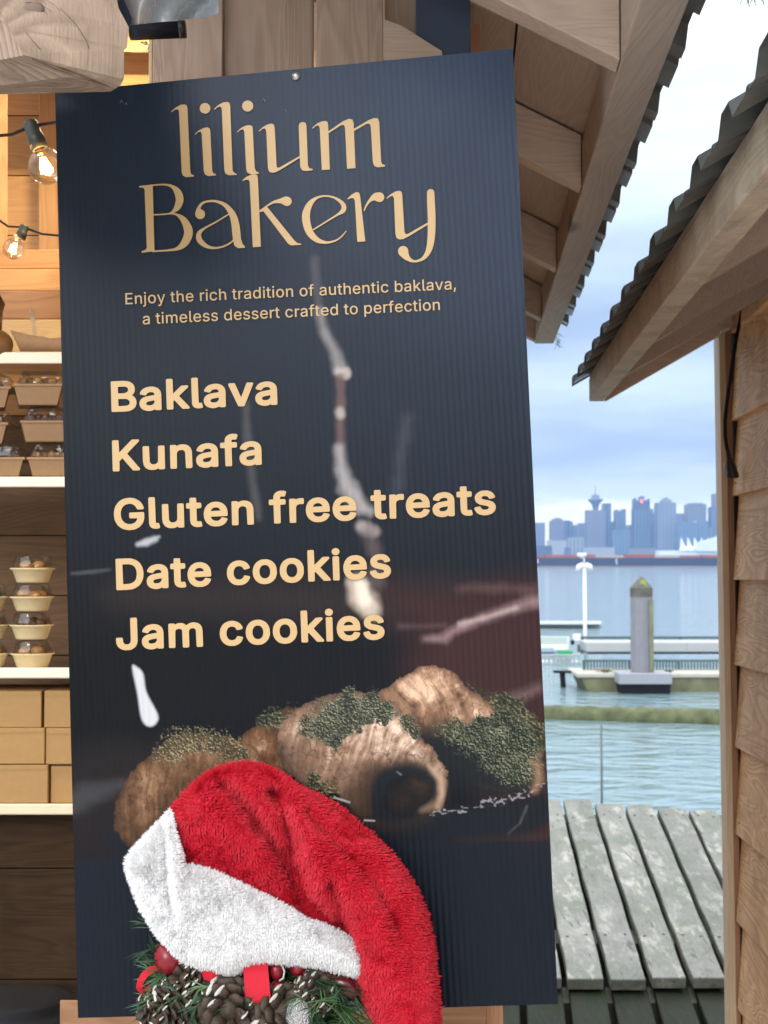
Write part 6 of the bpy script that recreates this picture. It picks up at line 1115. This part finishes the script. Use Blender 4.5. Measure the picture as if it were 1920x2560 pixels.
# pile and its collar
c = P(1609, 1700, 46.6); pb = Vector((c.x, y0 - .36, WZ)); topz = P(1609, 1492, 46.6).z; apex = P(1609, 1441, 46.6).z
root = empty('mooring_pile', pb, 'thick grey octagonal pile with a pointed mossy cap at the concrete float', 'pile')
pilem = simple('pile_concrete', (.20, .20, .225), .8, var=.15, scale=3); r = .385
mb = MB(); mb.lathe([(r, -.8), (r, topz - WZ)], pb, ZZ, 8); mb.build('shaft', pilem, root)
mb = MB(); mb.lathe([(r * 1.02, topz - WZ - .01), (r * 1.03, topz - WZ + .30), (.02, apex - WZ)], pb, ZZ, 8); mb.build('cap', simple('pile_cap', (.10, .095, .08), .85, var=.4, scale=4), root)
mb = MB(); mb.hexa([Vector((pb.x - .12, pb.y - .30, topz + .33)), Vector((pb.x + .17, pb.y - .30, topz + .33)), Vector((pb.x + .17, pb.y - .2, topz + .33)), Vector((pb.x - .12, pb.y - .2, topz + .33)), Vector((pb.x - .04, pb.y - .19, topz + .56)), Vector((pb.x + .08, pb.y - .19, topz + .56)), Vector((pb.x + .08, pb.y - .1, topz + .56)), Vector((pb.x - .04, pb.y - .1, topz + .56))]); mb.build('lichen_patch', simple('lichen', (.22, .27, .02), .9, var=.5, scale=9, bump=.01), root)
mb = MB(); mb.hexa([Vector((pb.x + .20, pb.y - .36, WZ + .5)), Vector((pb.x + .385, pb.y - .17, WZ + .5)), Vector((pb.x + .36, pb.y, WZ + .5)), Vector((pb.x + .2, pb.y, WZ + .5)), Vector((pb.x + .20, pb.y - .36, topz - .1)), Vector((pb.x + .385, pb.y - .17, topz - .1)), Vector((pb.x + .36, pb.y, topz - .1)), Vector((pb.x + .2, pb.y, topz - .1))]); mb.build('algae_side', simple('pile_algae', (.19, .20, .12), .85, var=.4, scale=2), root)
mb = MB(); zc0, zc1 = P(0, 1716, 45.6).z, P(0, 1688, 45.6).z; xa, xb = P(1552, 1700, 46).x, P(1686, 1700, 46).x; mb.hexa([Vector((xa, y0 - .95, zc0)), Vector((xb, y0 - .95, zc0)), Vector((xb, y0 + .3, zc0)), Vector((xa, y0 + .3, zc0)), Vector((xa, y0 - .95, zc1)), Vector((xb, y0 - .95, zc1)), Vector((xb, y0 + .3, zc1)), Vector((xa, y0 + .3, zc1))]); mb.build('collar', simple('collar', (.27, .285, .32), .6, var=.1), root, bevel=.03)
mb = MB(); mb.hexa([Vector((xa + .1, y0 - .8, WZ - .1)), Vector((xb - .05, y0 - .8, WZ - .1)), Vector((xb - .05, y0 - .1, WZ - .1)), Vector((xa + .1, y0 - .1, WZ - .1)), Vector((xa + .05, y0 - .8, zc0 - .004)), Vector((xb - .03, y0 - .8, zc0 - .004)), Vector((xb - .03, y0 - .1, zc0 - .004)), Vector((xa + .05, y0 - .1, zc0 - .004))]); mb.build('rubber_rollers', M['black_rubber'], root)
root_f = bpy.data.objects['concrete_float']
for (dx, dy) in ((.9, .35), (3.1, .35), (6.4, .35)):
    mb = MB(); q = Vector((x0 + dx, y0 + dy, zt)); mb.box((-.16, -.03, .05), (.16, .03, .09), o=q); mb.box((-.07, -.03, 0), (-.03, .03, .05), o=q); mb.box((.03, -.03, 0), (.07, .03, .05), o=q); mb.build('cleat', M['black_rubber'], root_f)
mb = MB(); mb.smooth = True; mb.tube([Vector((x0 + .9 + .30 * math.cos(t) * (1 - t / 40), y0 + .75 + .22 * math.sin(t), zt + .02 + .01 * t)) for t in [i * .5 for i in range(26)]], .022, 6); mb.build('rope_coil', simple('rope', (.30, .27, .18), .9), root_f)
mb = MB(); rw = random.Random(9)
for i in range(90):
    xx = x0 + rw.uniform(.3, 8.8); hh = rw.uniform(.04, .16); q = Vector((xx, y0 + .24, WZ + .02)); w_ = rw.uniform(.03, .12); mb.hexa([q + Vector((-w_, -.05, -.1)), q + Vector((w_, -.05, -.1)), q + Vector((w_, .03, -.1)), q + Vector((-w_, .03, -.1)), q + Vector((-w_ * .6, -.03, hh)), q + Vector((w_ * .6, -.03, hh)), q + Vector((w_ * .6, .02, hh)), q + Vector((-w_ * .6, .02, hh))])
mb.build('weed_fringe', simple('weed', (.05, .055, .025), .9, var=.5, scale=5), root_f, kind='stuff')
# railings and gangway behind
teal = simple('teal_paint', (.05, .10, .105), .5); panelw = simple('panel_grey', (.36, .37, .38), .6, var=.08, scale=1); white = simple('white_paint', (.72, .74, .75), .5, var=.05)
def railing(x0, x1, ytop, ybot, d, posts, n, label, mat, ph=.04):
    root = empty('railing', P((x0 + x1) / 2, ybot, d), label, 'railing', 'railings on the floats')
    mb = MB(); mb.tube([P(x0, ytop, d), P(x1, ytop, d)], ph, 8); mb.build('top_rail', mat, root); mb = MB(); yb2 = ytop + (ybot - ytop) * .82; mb.tube([P(x0, yb2, d), P(x1, yb2, d)], ph * .7, 8); mb.build('lower_rail', mat, root)
    for x in posts: mb = MB(); mb.tube([P(x, ytop - 1.5, d), P(x, ybot, d)], ph * 1.3, 8); mb.build('post', mat, root)
    bal = MB(); r_ = .034; base = None
    for k in range(n):
        x = x0 + (x1 - x0) * (k + .5) / n
        if base is None: base = MB().tube([P(x, ytop, d), P(x, yb2, d)], r_, 6).build('baluster', mat, root); bx = P(x, ytop, d).x
        else: o = base.copy(); COL.objects.link(o); o.location = (P(x, ytop, d).x - bx, 0, 0); o.location += base.location
railing(1458, 1960, 1651, 1680, 49.0, (1460, 1578, 1697, 1815), 64, 'dark teal railing with close balusters on the float deck behind the pile', teal)
railing(1455, 1960, 1593, 1634, 56.0, (1455, 1577, 1697, 1815), 62, 'upper dark railing standing behind the long white gangway panel', teal, .045)
railing(1200, 1452, 1638, 1664, 60.0, (1340, 1372, 1420), 24, 'low pale railing left of the concrete float near the green boat', simple('rail_pale', (.30, .36, .36), .5))
root = empty('gangway', P(1620, 1632, 54), 'long white gangway side panel running across behind the pile', 'gangway')
mb = MB(); a, b2 = P(1462, 1605, 54), P(1960, 1605, 54); a2, b3 = P(1466, 1631, 54), P(1960, 1631, 54); mb.hexa([a2, b3, b3 + Vector((0, 1.6, 0)), a2 + Vector((0, 1.6, 0)), a, b2, b2 + Vector((0, 1.6, 0)), a + Vector((0, 1.6, 0))]); mb.build('side_panel', panelw, root, bevel=.05)
mb = MB(); a, b2 = P(1470, 1631.5, 54), P(1960, 1631.5, 54); a2, b3 = P(1470, 1635, 54), P(1960, 1635, 54); mb.hexa([a2, b3, b3 + Vector((0, 1.2, 0)), a2 + Vector((0, 1.2, 0)), a, b2, b2 + Vector((0, 1.2, 0)), a + Vector((0, 1.2, 0))]); mb.build('bottom_beam', M['black_rubber'], root)
mb = MB(); 
for x in (1716, 1830): mb.hexa([P(x, 1630, 53.98), P(x + 2, 1630, 53.98), P(x + 2, 1630, 54.1), P(x, 1630, 54.1), P(x, 1606, 53.98), P(x + 2, 1606, 53.98), P(x + 2, 1606, 54.1), P(x, 1606, 54.1)])
mb.build('panel_joint', simple('joint_grey', (.3, .32, .34), .6), root)
# lamp post
root = empty('lamp_post', P(1461, 1650, 58), 'white twin-headed lamp post rising above the gangway', 'lamp post')
mb = MB(); mb.smooth = True; mb.tube([P(1464, 1660, 58), P(1463, 1590, 58), P(1461, 1421, 58)], [.085, .08, .075], 10); mb.build('post', white, root)
for s in (-1, 1): mb = MB(); mb.smooth = True; mb.tube([P(1461, 1419, 58), P(1461 + 6 * s, 1413.5, 58), P(1461 + 13 * s, 1418, 58), P(1461 + 20 * s, 1427, 58)], [.06, .14, .15, .04], 10); mb.build('lamp_head', white, root)
mb = MB(); mb.smooth = True; mb.tube([P(1455, 1383, 58), P(1455, 1388, 58), P(1456, 1396, 58)], [.20, .22, .05], 10); mb.tube([P(1461, 1416, 58), P(1460, 1396, 58)], .03, 6); mb.build('top_globe', white, root)
# small craft and sheds at the left
def craft(name, label, cat, parts):
    root = empty(name, P(*parts[0][1][:2], parts[0][2]), label, cat)
    for pn, (x0, y0_, x1, y1_), d, dep, mat in parts:
        mb = MB(); mb.hexa([P(x0, y1_, d), P(x1, y1_, d), P(x1, y1_, d + dep), P(x0, y1_, d + dep), P(x0, y0_, d), P(x1, y0_, d), P(x1, y0_, d + dep), P(x0, y0_, d + dep)]); mb.build(pn, mat, root, bevel=.04)
pg = simple('pale_green', (.42, .48, .44), .6, var=.08); green = simple('hull_green', (.02, .30, .13), .4); orange = simple('buoy_tan', (.62, .42, .30), .5); navy = simple('navy', (.07, .12, .20), .4); pale = simple('pale_canvas', (.62, .66, .70), .7, var=.05)
craft('dock_shed', 'long pale roofed dock shelter far out left of the lamp post', 'shelter', [('roof', (1250, 1553, 1503, 1561), 92, 3, pale), ('wall', (1250, 1561.5, 1502, 1590), 93, 1.5, simple('haze_wall', (.55, .61, .63), .7, var=.04))])
craft('storage_shed', 'low grey-green flat shed by the water left of the railing end', 'shed', [('wall', (1240, 1591, 1420, 1611), 66, 2, pg), ('base', (1240, 1611.5, 1420, 1621), 65.9, 2, white)])
craft('small_boat', 'small boat with a bright green hull moored left of the float', 'boat', [('hull', (1394, 1626, 1432, 1635), 60.8, 1.6, green), ('cabin', (1385, 1620, 1424, 1625.6), 61, 1.2, white), ('fender_row', (1380, 1637, 1430, 1642), 60.6, .5, orange)])
craft('work_boat', 'pale low workboat with a navy stripe at the left poster edge', 'boat', [('hull', (1250, 1650, 1450, 1664), 61, 2, white), ('stripe', (1250, 1628, 1385, 1634), 61.5, 1, navy), ('deck', (1250, 1636, 1450, 1641), 61.4, 1.5, pale)])
craft('winch', 'cluttered dark and white winch gear at the railing end', 'winch', [('drum', (1427, 1600, 1436, 1612), 57, .5, M['black_rubber']), ('housing', (1432, 1585, 1452, 1604), 57.2, .6, white), ('cabinet', (1443, 1611, 1458, 1630), 57, .6, simple('dark_olive', (.08, .09, .07), .6)), ('arm', (1418, 1592, 1424, 1625), 57.1, .3, pale)])

# ship
hd = 1170; root = empty('cargo_ship', P(1600, 1418, hd), 'long dark blue ship hull lying low across the far water', 'ship')
ship = simple('hull_blue', (.018, .030, .075), .5, var=.1); rust = simple('deck_rust', (.30, .085, .05), .7, var=.3, scale=.05)
def sbox(name, x0, x1, y0_, y1_, d, dep, mat, par=root):
    mb = MB(); mb.hexa([P(x0, y1_, d), P(x1, y1_, d), P(x1, y1_, d) + Vector((0, dep, 0)), P(x0, y1_, d) + Vector((0, dep, 0)), P(x0, y0_, d), P(x1, y0_, d), P(x1, y0_, d) + Vector((0, dep, 0)), P(x0, y0_, d) + Vector((0, dep, 0))]); return mb.build(name, mat, par)
mb = MB(); a = P(1050, 1414.6, hd); b2 = P(2050, 1414.6, hd); sbox('hull', 1050, 2050, 1394.5, 1414.5, hd, 26, ship); sbox('boot_top', 1050, 2050, 1414.6, 1417.6, hd - .2, 26, simple('boot_brown', (.28, .16, .08), .7))
for (x0, x1, yt) in ((1330, 1362, 1389), (1364, 1448, 1387), (1450, 1468, 1390), (1470, 1488, 1386), (1560, 1636, 1386), (1700, 1752, 1388), (1754, 1850, 1387)): sbox('deck_cargo', x0, x1, yt, 1394.3, hd + 3, 15, rust)
for (x0, x1) in ((1489, 1559), (1637, 1699)): sbox('deck_cover', x0, x1, 1388, 1394.3, hd + 3, 15, simple('cover_buff', (.42, .32, .27), .7))
mb = MB(); q = P(1541, 1408, hd - .4); mb.tube([P(1543, 1397, hd - .4), P(1539, 1402, hd - .4), P(1543, 1406, hd - .4), P(1541, 1411, hd - .4)], .5, 6); mb.build('hull_mark', simple('mark_white', (.6, .65, .75), .6), root)
sbox('hull_mark', 1342, 1346, 1398, 1408, hd - .4, .5, simple('mark_white2', (.5, .55, .7), .6))

# ------------------------------------------------------------------ city skyline
def cx(v): return 1320 + v / 3.318
def cyy_(v): return 1200 + v / 3.318
g1 = simple('tower_blue', (.055, .075, .11), .35, var=.25, scale=.02); g2 = simple('tower_grey', (.16, .16, .17), .6, var=.12, scale=.02); g3 = simple('tower_glass', (.10, .16, .22), .2, var=.3, scale=.02); g4 = simple('tower_stone', (.26, .25, .24), .7, var=.15, scale=.03)
ridge = simple('floor_band', (.10, .12, .16), .4)
TONES = [g1, simple('tower_dark', (.025, .035, .055), .4, var=.3, scale=.02), simple('tower_mid', (.12, .13, .16), .5, var=.2, scale=.03), g3, simple('tower_brown', (.14, .11, .10), .6, var=.2, scale=.03)]
tcount = [0]
def tower(x0, x1, yt, mat, label, d=3350, dep=38, extra=(), bands=True):
    tcount[0] += 1
    if mat is g1: mat = TONES[(tcount[0] * 7) % 5]
    root = empty('office_tower', P((cx(x0) + cx(x1)) / 2, 1404, d), label, 'tower', 'downtown towers across the harbour')
    sbox('body', cx(x0), cx(x1), cyy_(yt), 1404, d, dep, mat, root)
    for (a, b_, c, e) in extra: sbox('roof_block', cx(a), cx(b_), cyy_(c), cyy_(e), d + 2, dep - 8, mat, root)
    if bands:
        n = max(2, int((x1 - x0) / 26)); mb = MB()
        for k in range(n):
            xa = x0 + (x1 - x0) * (k + .28) / n; xb = x0 + (x1 - x0) * (k + .62) / n
            mb.hexa([P(cx(xa), 1402, d - .6), P(cx(xb), 1402, d - .6), P(cx(xb), 1402, d - .05), P(cx(xa), 1402, d - .05), P(cx(xa), cyy_(yt + 10), d - .6), P(cx(xb), cyy_(yt + 10), d - .6), P(cx(xb), cyy_(yt + 10), d - .05), P(cx(xa), cyy_(yt + 10), d - .05)])
        mb.build('window_bay', g3 if mat is not g3 else g1, root)
    return root
tower(38, 142, 354, g1, 'square dark tower standing alone at the left end of the skyline')
tower(190, 300, 338, g1, 'broad dark tower with a rounded top near the skyline left end', extra=((205, 290, 324, 340), (225, 272, 315, 326)))
tower(300, 372, 345, g1, 'tower stepping down right of the round-topped one', 3420, extra=((300, 350, 336, 348),))
tower(370, 408, 372, g1, 'short sloping tower between the round-topped block and the stone block', 3400)
tower(340, 462, 478, g4, 'low beige stone block in front of the left towers', 3200, 30)
tower(425, 505, 357, g1, 'plain mid-height tower left of the spired tower', 3420)
hcx = tower(490, 640, 250, g1, 'tallest landmark tower with a flared round pod and thin spire', 3300, 40)
mb = MB(); mb.smooth = True; o = P(cx(560), cyy_(250), 3315); u = 3315 / F / 3.318
mb.lathe([(20 * u, -5), (26 * u, 22 * u), (34 * u, 52 * u), (60 * u, 76 * u), (64 * u, 84 * u), (58 * u, 92 * u), (36 * u, 97 * u), (34 * u, 122 * u), (20 * u, 128 * u), (.1, 129 * u)], o, ZZ, 24); mb.build('round_pod', g1, hcx)
mb = MB(); mb.tube([o + ZZ * 122 * u, o + ZZ * 205 * u], [4.5 * u, 2.0 * u], 6); mb.build('spire', g1, hcx)
tower(628, 690, 193, g1, 'slim dark tower touching the right side of the spired tower', 3380)
tower(690, 728, 345, g1, 'narrow low tower right of the slim dark one', 3400, bands=False)
tower(728, 812, 255, g1, 'notched narrow tower in the skyline middle', 3360, extra=((728, 748, 246, 256), (785, 812, 240, 256)))
tower(715, 838, 415, g3, 'low glass block in front of the notched tower', 3200, 30)
tower(835, 880, 372, g1, 'small tower between the notched and the red-logo towers', 3400)
rl = tower(880, 1015, 235, g1, 'wide tower with corner pinnacles and a red logo at its top', 3300, 40, extra=((880, 1012, 168, 236), (884, 900, 150, 170), (935, 965, 135, 170), (1000, 1010, 155, 170)))
mb = MB(); mb.ball(P(cx(943), cyy_(176), 3290), 3.2, 8, (1, .4, 1.4)); mb.build('red_logo', emit('red_logo_glow', (1, .10, .08), 1.6), rl)  # red logo given a glow of its own
tower(1015, 1072, 272, g1, 'stepped shoulder tower right of the red-logo tower', 3380, extra=((1015, 1040, 240, 273),))
tower(1076, 1230, 186, g2, 'broad flat grey slab tower with a small rooftop block', 3280, 45, extra=((1118, 1194, 163, 187), (1143, 1165, 145, 164)))
tower(1230, 1308, 277, g1, 'dark tower just right of the broad grey slab', 3420)
tower(1326, 1480, 200, g1, 'wide dark square tower right of centre with a low parapet', 3380, 45, extra=((1345, 1455, 191, 201),))
tower(1250, 1400, 350, g3, 'blue glass block in front of the wide dark tower', 3230)
tower(1400, 1492, 338, g3, 'second glass block stepping up behind the white sails', 3240)
tower(1522, 1562, 222, g1, 'tower cut off by the shed corner post', 3340); tower(1500, 1530, 400, g1, 'low dark block left of the shed corner post', 3300)
tower(1548, 1640, 110, g1, 'tallest tower at the right end, mostly behind the shed post', 3400)
for i, (a, b_, t) in enumerate(((40, 200, 545), (165, 320, 500), (300, 350, 560), (460, 720, 560), (830, 1080, 565))):
    tower(a, b_, t, g4 if i % 2 else g1, ['low waterfront block under the leftmost tower', 'low waterfront block at the foot of the round-topped tower', 'tiny shoreline block before the beige stone one', 'wide shoreline block under the spired tower', 'wide shoreline block under the red-logo tower'][i], 3120, 20, bands=False)
sail = simple('sail_white', (.62, .64, .62), .6, var=.03)
root = empty('sail_roof_hall', P(cx(1400), 1402, 3050), 'low waterfront hall with a row of pointed white sail roofs', 'convention hall')
sbox('base', cx(1085), cx(1640), cyy_(585), 1404, 3050, 40, sail, root)
for k in range(6):
    mb = MB(); x = 1262 + k * 56; pk = P(cx(x + 6), cyy_(472 + (k > 3) * 6), 3060); bz = cyy_(588); q = [P(cx(x - 6), bz, 3045), P(cx(x + 84), bz, 3045), P(cx(x + 84), bz, 3085), P(cx(x - 6), bz, 3085)]
    mids = [pk.lerp(c_, .45) - ZZ * 6.0 for c_ in q]; mb.add([pk] + mids + q, [(0, 1, 2), (0, 2, 3), (0, 3, 4), (0, 4, 1), (1, 5, 6, 2), (2, 6, 7, 3), (3, 7, 8, 4), (4, 8, 5, 1)]); mb.build('sail', sail, root)
mb = MB(); p = [P(cx(1400), cyy_(520), 3040), P(cx(1560), cyy_(470), 3040), P(cx(1640), cyy_(440), 3040), P(cx(1640), cyy_(590), 3040), P(cx(1400), cyy_(590), 3040)]; mb.prism(p, Vector((0, 6, 0))); mb.build('sail', sail, root)
g = MB(); g.box((-2200, 3150, WZ - .5), (2200, 4050, WZ + 2.6)); g.build('far_shore', simple('shore', (.08, .10, .09), .9, var=.3, scale=.02), None, kind='structure')

# ------------------------------------------------------------------ the air over the harbour
hb = MB(); hb.box((-2400, -60, -7), (2400, 4300, 230)); haze = hb.build('haze', bpy.data.materials.new('haze'), None, kind='stuff')
hm = haze.data.materials[0]; hm.use_nodes = True; nt = hm.node_tree; nt.nodes.clear(); o_ = nt.nodes.new('ShaderNodeOutputMaterial'); v_ = nt.nodes.new('ShaderNodeVolumePrincipled')
v_.inputs['Color'].default_value = (.38, .58, .98, 1); v_.inputs['Density'].default_value = .00012; v_.inputs['Anisotropy'].default_value = .2
nt.links.new(v_.outputs[0], o_.inputs['Volume'])
